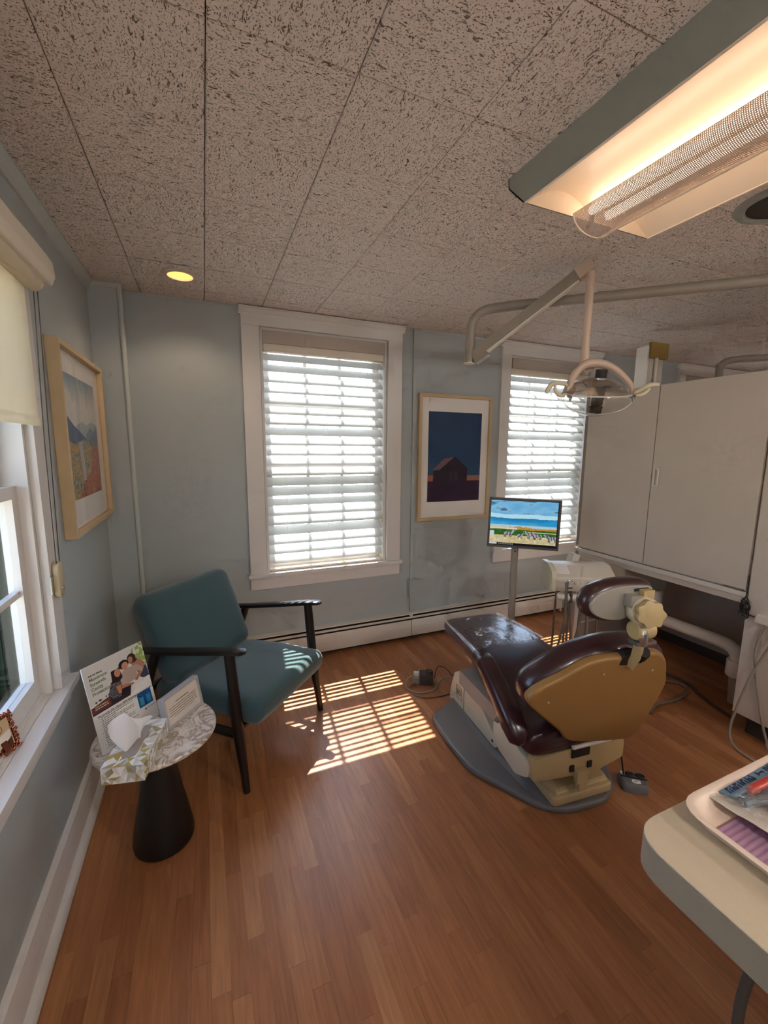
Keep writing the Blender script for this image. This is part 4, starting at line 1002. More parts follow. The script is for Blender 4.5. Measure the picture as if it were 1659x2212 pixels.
# arm pads
for s in (-1, 1):
    sx = -.272 if s < 0 else .282
    part(t, 'arm_pad', loft([[Vector((sx+.039*ws*math.copysign(abs(math.cos(a))**.6, math.cos(a)), y, z))+Vector((0, -.35, .94))*.036*hs*math.copysign(abs(math.sin(a))**.6, math.sin(a)) for a in [2*math.pi*k/20 for k in range(20)]] for y, z, ws, hs in ((-.066, .528, .35, .25), (-.074, .525, .8, .7), (-.10, .510, .95, .9), (-.20, .452, 1.0, 1.0), (-.29, .384, 1.05, 1.15), (-.335, .350, .9, 1.0), (-.358, .336, .35, .35))]), 'burgundy', False, 60)
    part(t, 'arm_strut', tube([(sx*.9, -.16, .30), (sx*.97, -.22, .37)], .018, 10), 'cream_gray')
# backrest: shell traced in its own leaning plane, pad in front of it
def plane_m(o, yaw, lean):
    a, l = math.radians(yaw), math.radians(lean); e1 = Vector((math.cos(a), math.sin(a), 0)); h = Vector((-math.sin(a), math.cos(a), 0))
    e2 = Vector((0, 0, 1))*math.cos(l)-h*math.sin(l); n = h*math.cos(l)+Vector((0, 0, 1))*math.sin(l); return frame_m(o, e1, e2, -n)      # z towards the viewer
bmx = plane_m((1.2669, 1.0214, .30), -8, 20)
shp = [(-.336, .287), (-.335, .324), (-.291, .361), (-.233, .392), (-.18, .428), (-.115, .448), (-.042, .446), (.039, .449), (.12, .438), (.167, .400), (.207, .326), (.232, .262), (.235, .109), (.225, -.005), (.165, -.030), (-.077, .022), (-.164, .110), (-.271, .215)]
def puff(poly, z0, z1, ins, seg=5, sm=3):
    # soft extruded outline: stacked, gradually inset copies of the outline
    P = [Vector((a.x, a.y)) for a in crom([Vector((a, b, 0)) for a, b in poly], sm, True)]; c = sum(P, Vector((0, 0)))/len(P); rings = []
    nrm = []
    for i in range(len(P)):
        d = (P[(i+1) % len(P)]-P[i-1]).normalized(); n = Vector((d.y, -d.x)); nrm.append(n if n.dot(P[i]-c) > 0 else -n)
    prof = [(-ins*(1-math.sin(k/seg*math.pi/2)), 1-(1-math.cos(k/seg*math.pi/2))) for k in range(seg+1)]
    st = [(ins*(1-math.sin(math.pi/2*k/seg)), z0+(ins*(1-math.cos(math.pi/2*k/seg)))) for k in range(seg+1)]+[(ins*(1-math.cos(math.pi/2*k/seg)), z1-ins+ins*math.sin(math.pi/2*k/seg)) for k in range(seg+1)]
    for q, z in st: rings.append([Vector((p.x-n.x*q, p.y-n.y*q, z)) for p, n in zip(P, nrm)])
    return loft(rings)
shell = part(t, 'back_shell', xf(puff(shp, -.030, .004, .012), bmx), 'shell_tan_shaded', True, 45)
pdp = [(-.318, .240), (-.326, .300), (-.300, .345), (-.225, .405), (-.140, .444), (-.045, .462), (.050, .458), (.135, .440), (.190, .405), (.240, .320), (.262, .220), (.258, .060), (.215, -.030), (.05, -.035), (-.10, .02), (-.20, .12), (-.285, .205)]
part(t, 'back_pad', xf(puff(pdp, -.125, -.012, .048), bmx), 'burgundy', True, 60)
for a, b in ((-.083, .379), (.123, .361), (-.260, .279)):
    part(t, 'screw', xf(lathe([(0, .004), (.004, .003), (.0055, 0)], 12), bmx @ Matrix.Translation((a, b, .0035))), 'cream_gray', True, parent=shell)
part(t, 'post_slot', xf(prism(round_poly([(-.040, .412), (.062, .408), (.060, .452), (-.035, .455)], .014, 4), -.02, .0046, 'z'), bmx), 'dark', True, parent=shell)
# headrest
hm = plane_m((1.2521, .8521, .70), -8, 0)
def hpt(a, b, c): return hm @ Vector((a, b, c))
part(t, 'headrest_post', tube([bmx @ Vector((.013, .405, .002)), bmx @ Vector((.006, .455, .012)), hpt(-.030, .105, .03)], [.020, .019, .016], 4), 'cream', True, 20)
part(t, 'post_ratchet', tube([bmx @ Vector((.030, .440, .000)), bmx @ Vector((.024, .475, .010))], .024, 8), 'dark', True)
part(t, 'post_clamp', tube([hpt(-.036, .088, .045), hpt(-.040, .120, .045), hpt(-.040, .140, .045)], [.013, .0165, .011], 16, 4), 'chrome', True)
part(t, 'clamp_plate', xf(boxes((-.060, .012, .088, .099, .015, .050), bevel=.003), hm), 'steel', True)
part(t, 'headrest_knuckle', xf(tube([(-.058, .130, .026), (-.054, .130, .026), (.004, .130, .026), (.010, .130, .026)], [.024, .029, .029, .024], 24), hm), 'cream', True)
hplate = [(-.194, .199), (-.192, .225), (-.161, .249), (-.095, .264), (-.006, .262), (.030, .254), (.026, .233), (.000, .206), (-.032, .173), (-.074, .157), (-.127, .160), (-.171, .176)]
hp_ = part(t, 'headrest_plate', xf(puff(hplate, -.012, .0, .004, 3, 3), hm @ Matrix.Rotation(math.radians(0), 4, 'Y')), 'cream_gray', True, 45)
hpad = [(-.203, .194), (-.203, .232), (-.172, .262), (-.100, .279), (-.002, .277), (.044, .262), (.040, .232), (.008, .196), (-.028, .160), (-.074, .144), (-.130, .148), (-.180, .166)]
part(t, 'headrest_pad', xf(puff(hpad, -.072, -.006, .028), hm), 'burgundy', True, 60)
kb = hm @ Matrix.Translation((-.030, .192, .034)) @ Matrix.Rotation(math.radians(-20), 4, 'Y') @ Matrix.Rotation(math.radians(-8), 4, 'X')
part(t, 'headrest_hub', xf(lathe([(0, -.03), (.043, -.03), (.045, -.024), (.045, .010), (.042, .016), (0, .016)], 36), kb), 'cream_light', True)
kn = [((.040+.0035*math.cos(7*a))*math.cos(a), (.040+.0035*math.cos(7*a))*math.sin(a)) for a in [2*math.pi*k/70 for k in range(70)]]
part(t, 'headrest_knob', xf(prism(kn, .019, .044, 'z', .004, 2), kb), 'cream', True)
part(t, 'headrest_yoke', xf(boxes((-.024, .016, .205, .252, .002, .022), bevel=.006), hm), 'cream', True)
part(t, 'headrest_yoke', xf(boxes((-.078, -.048, .205, .242, .001, .030), bevel=.006), hm), 'cream_gray', True)
part(t, 'yoke_slot', xf(boxes((-.040, .012, .246, .254, -.001, .003)), hm), 'dark', True, parent=hp_)

# foot control with its cord
t = thing('foot_control', 'grey foot control with black pedals on the floor beside the dental chair base', 'foot control', (1.572, 1.034, 0), math.radians(-38))
part(t, 'body', loft([[Vector((x*k_, y*k_, z)) for x, y in round_poly([(-.050, -.040), (-.010, -.046), (.048, -.040), (.056, .0), (.048, .042), (-.050, .042), (-.058, .0)], .015, 3)] for z, k_ in ((0, 1), (.012, 1.02), (.020, 1.0), (.034, .90), (.038, .82))]), 'graybase')
part(t, 'divider', boxes((-.050, .050, -.0025, .0025, .0375, .0405), bevel=.001), 'black')
part(t, 'pedal', lathe([(0, .006), (.015, .005), (.020, 0)], 24, (0, 0, 0)), 'black').matrix_local = Matrix.Translation((.028, .018, .0372)) @ Matrix.Diagonal((1.05, .75, 1, 1))
part(t, 'pedal', lathe([(0, .006), (.015, .005), (.020, 0)], 24, (0, 0, 0)), 'black').matrix_local = Matrix.Translation((-.012, .018, .0372)) @ Matrix.Diagonal((1.05, .75, 1, 1))
sy = part(t, 'symbol_plate', prism(round_poly([(-.012, -.030), (.020, -.030), (.020, -.010), (-.012, -.010)], .008, 4), .0375, .0392, 'z'), 'plate')
part(t, 'symbol', tube([(-.006, -.022, .0395), (.002, -.020, .0395), (.004, -.016, .0395), (.013, -.018, .0395)], .0012, 5), 'cabledark', parent=sy)
part(t, 'symbol_plate', prism(round_poly([(-.046, .012), (-.028, .012), (-.028, .030), (-.046, .030)], .006, 4), .0360, .0392, 'z'), 'plate')
part(t, 'cord', tube([(1.552, 1.066, .036), (1.540, 1.075, .12), (1.515, 1.085, .20), (1.480, 1.095, .285)], .003, 8, 5), 'black', True)

# junction box with looped cords on the floor by the foot end
t = thing('floor_outlet', 'grey floor outlet box with a plugged-in cord beside the chair base', 'outlet', (1.14, 2.06, 0), math.radians(-28))
part(t, 'box', boxes((-.025, .055, -.032, .032, 0, .062), bevel=.006), 'cabledark')
part(t, 'cover_plate', boxes((-.030, -.025, -.036, .036, .002, .068), bevel=.002), 'steel')
part(t, 'plug', boxes((-.066, -.030, -.030, .004, .006, .036), bevel=.008), 'cablegray')
part(t, 'plug', boxes((-.060, -.030, .004, .028, .034, .056), bevel=.006), 'unitwhite')
part(t, 'knockout', lathe([(0, .02), (.02, .018), (.024, 0)], 18).copy() if False else lathe([(0, .02), (.02, .018), (.024, 0)], 18, (.030, 0, .061)), 'cabledark')
cable('power_lead', [(1.092, 2.085, .045), (1.04, 2.08, .03), (1.012, 2.03, .008), (1.06, 1.965, .006), (1.15, 1.96, .010), (1.21, 2.0, .02), (1.245, 1.99, .05), (1.255, 1.90, .09)], .0045, 'cablegray', 'grey cord looping from the floor outlet up to the chair base')
cable('power_lead', [(1.082, 2.055, .016), (1.03, 2.035, .005), (1.035, 1.945, .0045), (1.10, 1.905, .0045), (1.20, 1.895, .0045), (1.27, 1.91, .012), (1.30, 1.88, .03)], .0042, 'hose', 'tan cord lying in a long loop nearest the chair base plate')
cable('bell_wire', [(1.205, 2.045, .02), (1.24, 2.07, .075), (1.28, 2.03, .07), (1.30, 1.96, .03), (1.315, 1.89, .04)], .0022, 'black', 'thin black wire zigzagging behind the chair base')

# ================================================================== monitor on a floor stand
mc = Vector((1.694, 1.910, .952)); mx_ = Vector((.790, -.608, -.013)).normalized(); mn = Vector((-.608, -.790, .0)); my_ = Vector((0.0, .0, 1.0)); my_ = (my_-mx_*my_.dot(mx_)).normalized(); mz_ = mx_.cross(my_)
mm = frame_m(mc, mx_, my_, mz_); pole = (1.703, 1.983)
t = thing('monitor', 'flat monitor showing zebras on a grassy plain, on a floor stand', 'monitor', (pole[0], pole[1], 0))
MI = INV[t.name]
part(t, 'case', xf(boxes((-.200, .200, -.147, .147, -.034, -.006), bevel=.004), mm), 'bezel', True)
for q in ([(-.200, .147), (.200, .147), (.188, .135), (-.188, .135)], [(-.200, -.147), (-.188, -.133), (.188, -.133), (.200, -.147)], [(-.200, -.147), (-.200, .147), (-.188, .135), (-.188, -.133)], [(.200, -.147), (.188, -.133), (.188, .135), (.200, .147)]):
    part(t, 'bezel', xf(prism(q, -.006, .002, 'z', .001, 1), mm), 'bezel', True)
h_, w_ = 190, 270; g = Img(w_, h_); n1 = fnoise(h_, w_, 5, 14, 31); n2 = fnoise(h_, w_, 26, 20, 32, 3); n3 = fnoise(h_, w_, 9, 4, 33)
vv = g.v+(n3-.5)*.05
def lerp(a, b, t_): return np.array(a)*(1-t_[..., None])+np.array(b)*t_[..., None]
g.a = lerp((96, 168, 214), (150, 200, 228), np.clip(n1*1.8-.4, 0, 1)); dk = np.clip((n1-.55)*5, 0, 1); g.a = lerp(g.a, (46, 84, 116), dk*.8*(g.v < .3))
m_ = (vv > .30) & (vv <= .39); g.a[m_] = (178, 222, 236)
m_ = (vv > .39) & (vv <= .56); g.a[m_] = lerp((24, 124, 184), (70, 170, 214), np.clip((vv-.39)/.17+(n1-.5), 0, 1))[m_]
m_ = (g.v > .54) & (g.v <= .60); g.a[m_] = (176, 200, 206)
m_ = (g.v > .575+.03*np.abs(np.sin(g.u*5+1))-(n2-.5)*.06) & (g.v <= .68); g.a[m_] = lerp((150, 104, 30), (206, 158, 66), n2)[m_]
m_ = (g.v > .60) & (g.v <= .66) & (g.u < .42); g.a[m_] = (214, 206, 168)
m_ = (g.v > .645+(n3-.5)*.03) & (g.v <= .80); g.a[m_] = lerp((18, 62, 20), (66, 122, 40), n2)[m_]
m_ = (g.v > .68) & (g.v <= .70) & (g.u > .55); g.a[m_] = (196, 188, 150)
m_ = (g.v > .78+(n2-.5)*.04); g.a[m_] = lerp((176, 158, 112), (232, 220, 182), n2)[m_]
m_ = (g.v > .69) & (g.v < .80) & (g.u < .07); g.a[m_] = (196, 204, 214)
def zebra(x, y, sx, sy, flip=1):
    legs = np.zeros_like(g.u, bool)
    for lx in (-.052, -.034, .036, .054): legs |= (np.abs(g.u-(x+lx*sx)) < .006*sx) & (g.v > y) & (g.v < y+.085*sy)
    g.a[legs] = (62, 60, 62)
    body = (np.abs((g.u-x)/(.070*sx))**3+np.abs((g.v-y)/(.042*sy))**3) < 1
    nx_ = x+flip*.072*sx; c, q = .75, .66*flip
    dx, dy = g.u-nx_, (g.v-(y-.035*sy))*.7
    body |= ((dx*c-dy*-q)/(.024*sx))**2+((dx*-q+dy*c)/(.046*sx))**2 < 1
    body |= ((g.u-(nx_+flip*.032*sx))/(.028*sx))**2+((g.v-(y-.066*sy))/(.018*sy))**2 < 1
    stp = np.sin((g.u*120)+(g.v*40)*flip+(n2-.5)*6) > .1; g.a[body & stp] = (168, 168, 172); g.a[body & ~stp] = (92, 92, 100)
zebra(.28, .735, .95, 1.0, 1); zebra(.465, .775, .55, .8, 1); zebra(.64, .75, 1.0, 1.05, -1); zebra(.73, .765, .9, 1.0, -1); zebra(.95, .80, 1.1, 1.0, -1)
g.rect(0, .955, 1, 1, (14, 16, 24)); g.rect(0, .96, .12, .995, (206, 206, 214))
for k in range(9): g.rect(.145+k*.026, .968, .158+k*.026, .988, (150, 160, 170))
picture('screen', .372, .264, g.a, 'screen', t, MI @ mm @ Matrix.Translation((-.003, .001, -.0035)))
part(t, 'screen_border', xf(boxes((-.190, .190, -.136, .138, -.0062, -.0045)), mm), 'black', True)
part(t, 'mount', xf(boxes((-.045, .045, -.075, .045, -.060, -.034), bevel=.004), mm), 'bezel', True)
part(t, 'pole', tube([(pole[0], pole[1], .012), (pole[0], pole[1], .93)], .021, 20), 'armgray', True)
part(t, 'pole_bolt', tube([(pole[0]-.012, pole[1]-.022, .775), (pole[0]-.012, pole[1]-.012, .775)], .004, 10), 'cabledark', True)
part(t, 'foot', lathe([(0, 0), (.115, 0), (.118, .006), (.11, .013), (.03, .02), (0, .02)], 40, (pole[0], pole[1], 0)), 'armgray', True)

# ================================================================== delivery unit (instrument head on an arm)
t = thing('delivery_unit', 'cream dental delivery unit with hanging handpieces and hoses beside the headrest', 'delivery unit', (2.62, 1.22, 0))
part(t, 'floor_post', tube([(2.62, 1.22, .01), (2.62, 1.222, .12), (2.62, 1.225, .17)], [.028, .033, .033], 16), 'armgray', True)
part(t, 'post_collar', lathe([(0, 0), (.046, 0), (.048, .004), (.048, .085), (.045, .09), (0, .09)], 28, (2.62, 1.228, .165)), 'unitwhite', True)
part(t, 'swing_pipe', tube(crom([(2.62, 1.228, .25), (2.62, 1.232, .278), (2.62, 1.262, .312), (2.62, 1.33, .325), (2.62, 1.50, .325), (2.62, 1.70, .325)], 5), .034, 16), 'unitwhite', True, 60)
part(t, 'pipe_elbow', lathe([(0, -.045), (.042, -.045), (.045, -.04), (.045, .175), (.04, .18), (0, .18)], 24, (2.62, 1.715, .325)), 'unitwhite', True)
# flat box arm from the elbow up to the head
a0, a1 = Vector((2.62, 1.690, .545)), Vector((2.085, 1.880, .705)); d = (a1-a0); Ln = d.length; d.normalize(); sd = Vector((d.y, -d.x, 0)).normalized(); upv = sd.cross(d)*-1 if sd.cross(d).z < 0 else sd.cross(d)
part(t, 'flex_arm', xf(boxes((-.02, Ln+.02, -.030, .030, -.032, .036), bevel=.010, seg=3), frame_m(a0, d, upv.cross(d), upv)), 'armgray', True)
part(t, 'arm_end_cap', xf(boxes((Ln-.005, Ln+.035, -.033, .033, -.036, .040), bevel=.012, seg=3), frame_m(a0, d, upv.cross(d), upv)), 'unitwhite', True)
part(t, 'head_post', tube([(2.085, 1.872, .685), (2.06, 1.80, .62)], .022, 12), 'armgray', True)
hA, hB = Vector((1.862, 1.800, 0)), Vector((2.155, 1.664, 0)); hx = (hB-hA).normalized(); hy = Vector((-hx.y, hx.x, 0)); hl = (hB-hA).length
HM = frame_m(hA, hx, hy, (0, 0, 1))
prof = [(-.010, .560), (-.028, .600), (-.030, .652), (.060, .705), (.140, .708), (.150, .690), (.150, .590), (.120, .560)]
part(t, 'head', xf(prism(round_poly(prof, .012, 3), -.01, hl+.01, 'x', .006), HM), 'unitwhite', True)
part(t, 'head_side', xf(prism(round_poly([(-.030, .562), (-.046, .640), (-.030, .690), (.050, .720), (.150, .715), (.155, .58), (.12, .555)], .012, 3), -.040, -.0102, 'x', .006), HM), 'cream_light', True)
part(t, 'paper_cover', xf(loft([[Vector((x, -.012, .6665)), Vector((x, .052, .7042)), Vector((x, .052, .7050)), Vector((x, -.012, .6673))] for x in (.0, .075)]), HM), 'paper', True, 0)
part(t, 'label_slot', xf(boxes((.045, .085, -.031, -.027, .585, .592)), HM), 'cabledark', True)
part(t, 'holder_bar', xf(tube([(-.010, -.055, .545), (.05, -.062, .545), (.16, -.062, .545), (.215, -.05, .55)], [.018, .022, .022, .018], 12, 4), HM), 'unitwhite', True, 60)
part(t, 'holder_bracket', xf(boxes((.175, .200, -.06, .03, .545, .63), bevel=.006), HM), 'unitwhite', True)
for k, (x, tip) in enumerate(((.032, 1), (.060, 0), (.125, 0), (.150, 0))):
    hh = part(t, 'handpiece', xf(tube([(x, -.075, .640 if tip else .57), (x, -.078, .60 if tip else .555), (x, -.080, .520)], [.010, .008, .0085], 12), HM), 'steel' if k % 2 == 0 else 'cabledark', True)
    if tip: part(t, 'nozzle', xf(tube([(x, -.075, .640), (x+.008, -.076, .648), (x+.030, -.08, .646), (x+.045, -.084, .628)], .0026, 8, 3), HM), 'chrome', True, parent=hh)
    px = x+(-.025, .015, -.03, .012)[k]
    part(t, 'hose', xf(tube([(x, -.080, .525), (x+(px-x)*.2, -.085, .42), (px, -.08, .27), (px-.025+.02*k, -.06, .13), (px-.02+.03*k, .0, .075), (px+.02, .07, .20), (px+.03, .08, .56)], .0065, 8, 6), HM), 'hose', True, 60)
part(t, 'hose', xf(tube([(.26, .02, .57), (.262, .015, .40), (.265, .01, .18), (.29, .03, .05), (.34, .10, .012), (.44, .16, .009), (.50, .22, .009)], .008, 8, 6), HM), 'hose', True, 60)
part(t, 'hose', xf(tube([(.215, .03, .57), (.21, .03, .40), (.215, .02, .18), (.24, .03, .05), (.30, .08, .009), (.40, .12, .009)], .008, 8, 6), HM), 'cablegray', True, 60)

# coiled tubing on the floor right of the chair back
cable('vacuum_hose', [(1.98, 1.46, .010), (2.10, 1.52, .010), (2.30, 1.545, .010), (2.46, 1.53, .010), (2.54, 1.46, .010), (2.50, 1.39, .010), (2.34, 1.36, .010), (2.20, 1.37, .010), (2.10, 1.33, .010)], .009, 'hose', 'tan hose coiled on the floor behind the chair back')
cable('vacuum_hose', [(1.98, 1.58, .010), (2.20, 1.63, .010), (2.44, 1.62, .010), (2.575, 1.56, .010), (2.585, 1.44, .010), (2.53, 1.34, .010), (2.49, 1.25, .010), (2.46, 1.14, .010)], .009, 'cabledark', 'dark hose running forward across the floor from the coil')

# ================================================================== dental light on a ceiling arm
t = thing('dental_light', 'dental operating light with a clear shield hanging from a jointed arm', 'dental light', (2.60, .56, 1.752))
part(t, 'mount_post', tube([(2.60, .56, 1.7525), (2.60, .56, 2.045)], .026, 16), 'armgray', True)
part(t, 'mount_flange', lathe([(0, 0), (.07, 0), (.07, .012), (.03, .02), (0, .02)], 28, (2.60, .56, 1.7525)), 'armgray', True)
part(t, 'track_arm', tube(crom([(2.60, .56, 2.045), (2.074, 1.046, 2.045), (1.50, 1.577, 2.045), (1.330, 1.735, 2.045), (1.262, 1.798, 2.030), (1.232, 1.826, 1.985), (1.228, 1.830, 1.93), (1.228, 1.830, 1.87)], 6), .022, 16), 'armgray', True, 60)
part(t, 'drop_sleeve', tube([(1.228, 1.830, 1.905), (1.228, 1.830, 1.80)], .0255, 18), 'armgray', True)
part(t, 'sleeve_cap', tube([(1.228, 1.830, 1.80), (1.228, 1.830, 1.795)], .028, 18), 'unitwhite', True)
s0, s1 = Vector((1.245, 1.805, 1.826)), Vector((1.523, 1.413, 2.128)); d = s1-s0; Ls = d.length; d.normalize(); sd = Vector((-d.y, d.x, 0)).normalized(); u_ = d.cross(sd); u_ = u_ if u_.z > 0 else -u_
SM = frame_m(s0, d, u_.cross(d), u_)
part(t, 'spring_arm', xf(boxes((-.01, Ls-.02, -.019, .019, -.012, .030), bevel=.006, seg=3), SM), 'armgray', True)
part(t, 'arm_channel', xf(boxes((.02, Ls-.05, -.013, .013, -.020, -.0125), bevel=.002), SM), 'unitwhite', True)
part(t, 'arm_knuckle', xf(boxes((-.012, .06, -.020, .020, -.034, -.010), bevel=.004), SM), 'armgray', True)
part(t, 'arm_end_cap', xf(boxes((Ls-.045, Ls+.022, -.022, .022, -.014, .034), bevel=.010, seg=3), SM), 'poletan', True)
part(t, 'arm_screw', xf(lathe([(0, .003), (.004, .002), (.005, 0)], 10), SM @ Matrix.Translation((Ls-.05, .019, .012)) @ Matrix.Rotation(-math.pi/2, 4, 'X')), 'cabledark', True)
LP = Vector((1.523, 1.402, 0))
part(t, 'drop_tube', tube([(LP.x, LP.y, 2.115), (LP.x, LP.y, 1.795)], .0165, 18), 'poletan', True)
part(t, 'tube_sleeve', tube([(LP.x, LP.y, 1.80), (LP.x, LP.y, 1.755), (LP.x+.006, LP.y-.008, 1.735), (LP.x+.020, LP.y-.022, 1.712)], [.0195, .0195, .020, .021], 18, 4), 'poletan', True, 60)
hc = Vector((1.545, 1.345, 1.640)); vr = Vector((.921, -.390, 0)).normalized(); vf = Vector((.39, .921, 0)).normalized()       # light head: right / away axes
vu = (Vector((0, 0, 1))*.97-vf*.24).normalized(); vf2 = vu.cross(vr)
LH = frame_m(hc, vr, vf2, vu)
# yoke hoop
yk = [(-.118, 0, -.005), (-.112, .0, .040), (-.075, .01, .085), (-.030, .02, .098), (.03, .02, .090), (.090, .01, .058), (.138, .0, .012), (.148, .0, -.020)]
part(t, 'yoke', xf(tube(yk, [.014, .015, .016, .019, .017, .014, .012, .010], 12, 6), LH), 'poletan', True, 60)
part(t, 'yoke_pivot', xf(tube([(-.134, 0, -.004), (-.098, 0, -.012)], .0175, 16), LH), 'poletan', True)
# reflector dish and clear shield
dish = lathe([(.0, .044), (.03, .042), (.075, .030), (.115, .008), (.135, -.018), (.138, -.022), (.133, -.022), (.112, .004), (.073, .026), (.03, .037), (0, .039)], 40)
part(t, 'reflector_dish', xf(dish, LH @ Matrix.Diagonal((1, .62, 1, 1))), 'dish', True, 60)
sh_ = lathe([(.140, -.024), (.146, -.030), (.144, -.048), (.128, -.076), (.085, -.102), (.035, -.116), (0, -.118)], 40)
part(t, 'shield', xf(sh_, LH @ Matrix.Diagonal((1, .62, 1, 1))), 'shield', True, 60)
part(t, 'shield_rim', xf(tube([Vector((.143*math.cos(a), .089*math.sin(a), -.026)) for a in [2*math.pi*k/48 for k in range(49)]], .003, 6), LH), 'unitwhite', True)
part(t, 'shield_edge', xf(tube([Vector((.146*math.cos(a), -.03, -.040+.066*math.sin(a))) for a in [math.pi*k/24-math.pi for k in range(25)]], .0016, 6), LH), 'plate', True)
part(t, 'lamp_cap', xf(tube([(0, -.012, .040), (0, -.012, .074)], .0225, 20), LH), 'black', True)
part(t, 'cap_ring', xf(tube([(0, -.012, .034), (0, -.012, .042)], .027, 20), LH), 'steel', True)
part(t, 'lamp_module', xf(tube([(0, -.022, .006), (0, -.022, -.004), (0, -.022, -.064), (0, -.022, -.078)], [.023, .024, .023, .018], 20), LH), 'black', True)
part(t, 'lamp_base', xf(tube([(0, -.022, -.080), (0, -.022, -.100)], .024, 20), LH), 'black', True)
part(t, 'base_ring', xf(tube([(0, -.022, -.074), (0, -.022, -.081)], .026, 20), LH), 'black', True)
for s in (-1, 1):
    grip = [(s*.138, -.015, .012), (s*.165, -.03, .020), (s*.195, -.04, .022), (s*.217, -.045, .010), (s*.230, -.05, -.018)] if s < 0 else [(s*.150, -.02, -.016), (s*.168, -.03, -.004), (s*.186, -.04, .012), (s*.205, -.045, .019), (s*.226, -.05, .018)]
    brace = [(s*.196, -.04, .018), (s*.190, -.04, -.008), (s*.172, -.038, -.026), (s*.146, -.03, -.030)] if s < 0 else [(s*.196, -.042, .012), (s*.190, -.042, -.006), (s*.172, -.038, -.022), (s*.150, -.03, -.028)]
    hg = part(t, 'handle', xf(tube(grip, [.007, .009, .010, .010, .008], 10, 6), LH), 'cream_light', True, 60)
    part(t, 'handle_brace', xf(tube(brace, [.006, .0075, .008, .007], 10, 6), LH), 'cream_light', True, 60, parent=hg)
    part(t, 'wing_nut', xf(tube([(s*.140, -.045, -.026), (s*.128, -.055, -.034), (s*.132, -.058, -.048)], [.006, .008, .004], 8), LH), 'steel', True)

# ================================================================== counter in the foreground with a tray
CZ = .85
t = thing('counter', 'beige rounded-corner counter in the right foreground', 'counter', (1.1, -.1, 0))
cp_ = [(.527, -.55), (.527, .347), (1.60, .347), (1.60, -.55)]
def rc(poly, r): return round_poly(poly, r, 8)
rp_ = round_poly([(.527, -.55), (.527, .347), (1.60, .347), (1.60, -.55)], .055, 8)
part(t, 'worktop', prism(rp_, CZ-.0025, CZ, 'z', .0008, 1), 'countertop', True, 40)
part(t, 'edge_band', prism(rp_, CZ-.048, CZ-.003, 'z', .0015, 1), 'counteredge', True, 40)
part(t, 'support_cabinet', boxes((.95, 1.58, -.52, .28, 0, CZ-.0485), bevel=.003), 'laminate', True)
cable('appliance_cord', [(.640, .225, CZ-.0495), (.628, .228, .74), (.612, .232, .66), (.610, .225, .56), (.622, .205, .44), (.66, .16, .24), (.70, .10, .06), (.72, .02, .008), (.74, -.2, .008)], .0065, 'cabledark', 'dark cord hanging from under the counter edge in the foreground')

ta = math.radians(.5); tm_ = Matrix.Translation((.612, .3325, CZ+.0005)) @ Matrix.Rotation(ta, 4, 'Z')     # tray corner, local x right, y towards the viewer is negative
t = thing('instrument_tray', 'cream plastic instrument tray on the foreground counter', 'tray', (.612, .3325, CZ+.0005), ta)
TW, TD = .34, .235
def ring_at(ins, z, r): return [Vector((a, b, z)) for a, b in round_poly([(ins, -ins), (TW-ins, -ins), (TW-ins, -TD+ins), (ins, -TD+ins)], r, 6)]
part(t, 'tray', loft([ring_at(.020, 0, .030), ring_at(.010, .003, .035), ring_at(.003, .016, .040), ring_at(-.004, .0185, .044), ring_at(-.005, .0205, .045), ring_at(.001, .0215, .042), ring_at(.006, .019, .038), ring_at(.014, .006, .033), ring_at(.022, .0035, .028)]), 'trayplastic', False, 60)
tray_o = Vector((.612, .3325, 0)); tr_ = Matrix.Rotation(ta, 3, 'Z')
lo_p = tray_o+tr_ @ Vector((.022, -.038, 0))
t = thing('paper_liner', 'mauve ribbed paper liner lying in the instrument tray', 'paper', (lo_p.x, lo_p.y, CZ+.0045), ta)
part(t, 'sheet', loft([[Vector((0, y, .0016+.0007*math.sin(i*1.5))), Vector((.24, y, .0016+.0007*math.sin(i*1.5))), Vector((.24, y, 0)), Vector((0, y, 0))] for i, y in enumerate(np.linspace(0, -.165, 90))]), 'purplepaper', False, 70)
# sealed instrument pouch
pp = tray_o+tr_ @ Vector((.058, -.006, 0))
t = thing('instrument_pouch', 'clear sealed pouch of instruments with a blue printed edge lying on the tray', 'pouch', (pp.x, pp.y, CZ+.0075), ta+math.radians(1.5))
wr = fnoise(25, 37, 5, 5, 77, 3); PWd, PHt = .25, .150
def sheet(fz, nx=36, ny=24):
    bm = bmesh.new(); V = [[bm.verts.new((i/nx*PWd, -j/ny*PHt, fz(i/nx, j/ny, wr[j, i]))) for i in range(nx+1)] for j in range(ny+1)]
    for j in range(ny):
        for i in range(nx): bm.faces.new((V[j][i], V[j][i+1], V[j+1][i+1], V[j+1][i]))
    return bm
edge = lambda u, v: min(1, u*7)*min(1, v*6)*min(1, (1-v)*6)
part(t, 'paper_back', sheet(lambda u, v, w: .003+.010*v*(u < .3)+.003*(w-.5)+.006*math.exp(-(u/.08)**2)), 'pouchpaper', False, 80)
part(t, 'clear_film', sheet(lambda u, v, w: .0055+.010*v*(u < .3)+.003*(w-.5)+.006*math.exp(-(u/.08)**2)+edge(u, v)*(.017+.010*(w-.5))), 'film', False, 80)
part(t, 'blue_border', loft([[Vector((.022, y, .0150+z)), Vector((.245, y, .0165+z)), Vector((.245, y, .0160+z)), Vector((.022, y, .0145+z))] for y, z in ((-.002, -.004), (-.012, .001), (-.024, .004))]), 'pouchblue')
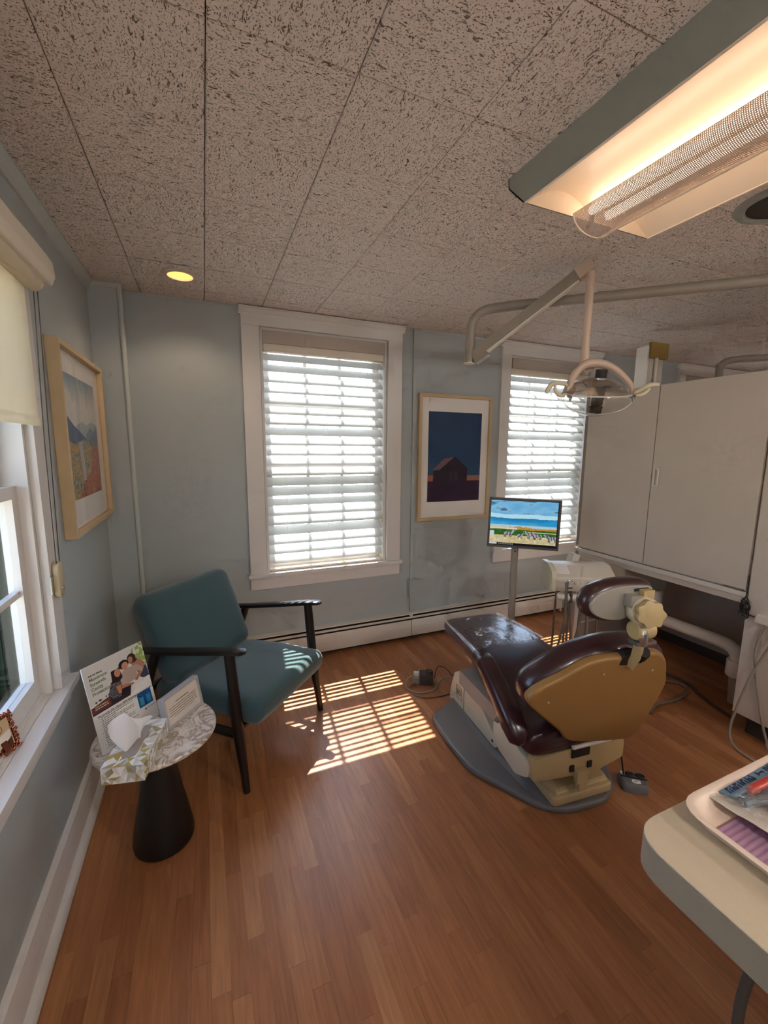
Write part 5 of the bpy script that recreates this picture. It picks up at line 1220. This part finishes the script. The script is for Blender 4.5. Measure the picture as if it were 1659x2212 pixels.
for k, (x, w) in enumerate(((.030, .008), (.041, .007), (.051, .009), (.062, .005), (.070, .009), (.082, .008), (.092, .006), (.115, .016), (.134, .008), (.146, .010), (.160, .012))):
    h_m = .0045 if k < 7 else .0035
    part(t, 'print_mark', xf(boxes((-w/2, -w/2+.0022, -h_m, h_m, 0, .0006), (w/2-.0022, w/2, -h_m, h_m*.4, 0, .0006), (-w/2+.0022, w/2-.0022, -.0012 if k % 2 else h_m-.002, .0008 if k % 2 else h_m, 0, .0006)), Matrix.Translation((x, -.012, .0178)) @ Matrix.Shear('XY', 4, (.25 if k % 3 else -.15, 0))), 'navy')
part(t, 'red_handle', tube([(.052, -.026, .0175), (.062, -.026, .019), (.245, -.034, .019)], [.004, .0065, .0065], 12), 'redplastic')
part(t, 'navy_handle', tube([(.070, -.036, .015), (.245, -.047, .015)], .006, 10), 'navy')
part(t, 'steel_tool', tube([(.030, -.030, .012), (.045, -.034, .014), (.065, -.040, .013), (.24, -.062, .012)], [.006, .0085, .007, .006], 10, 3), 'steelblue')
part(t, 'steel_tool', tube([(.048, -.056, .012), (.24, -.080, .012)], [.006, .007], 12), 'chrome')
part(t, 'steel_tool', tube([(.050, -.070, .012), (.24, -.098, .012)], [.006, .007], 12), 'chrome')

# ================================================================== outside
gd = struct('ground', boxes((-40, 45, -30, 60, -1.0, -.9)), 'ground')
def tree(name, label, x, y, h, r, n, seed, leafm='leaf', low=.2):
    t = thing(name, label, 'tree', (x, y, -.9), 0, 'trees outside the windows'); rg = np.random.RandomState(seed)
    d = rg.normal(size=(n, 3)); d /= np.linalg.norm(d, axis=1)[:, None]; rad = rg.rand(n)**.4; c = d*rad[:, None]*np.array([r, r, h*(1-low)/2])+np.array([0, 0, h*(1+low)/2])
    c += (rg.rand(n, 3)-.5)*.2*r; q = rg.normal(size=(n, 3)); q /= np.linalg.norm(q, axis=1)[:, None]; e = np.cross(q, rg.normal(size=(n, 3))); e /= np.linalg.norm(e, axis=1)[:, None]
    s = (.05+.06*rg.rand(n))[:, None]; co = np.stack([c-q*s, c+e*s*.45, c+q*s, c-e*s*.45], 1).reshape(-1, 3)
    me = bpy.data.meshes.new('foliage'); me.from_pydata(co.tolist(), [], [[4*k, 4*k+1, 4*k+2, 4*k+3] for k in range(n)]); o = link('foliage', me, leafm, t)
    part(t, 'trunk', tube([(0, 0, 0), (.03, .02, h*.3), (0, .04, h*.7)], [.14, .11, .05], 10), 'bark')
    return t
tree('leafy_tree', 'dense green tree close outside the left window', -1.80, 4.35, 4.2, 1.15, 22000, 1, 'leaf', .05)
tree('evergreen_shrub', 'narrow dark evergreen shrub right outside the left window pane', -1.10, 2.80, 3.2, .40, 16000, 9, 'leaf', .02)
tree('leafy_tree', 'green tree further off outside the left window, behind the nearer one', -3.6, 7.4, 6.0, 1.9, 14000, 2, 'leaf', .05)
tree('leafy_tree', 'tall tree whose crown shows at the top of the back windows', -1.8, 13.0, 9.5, 2.6, 12000, 3, 'leaf', .35)
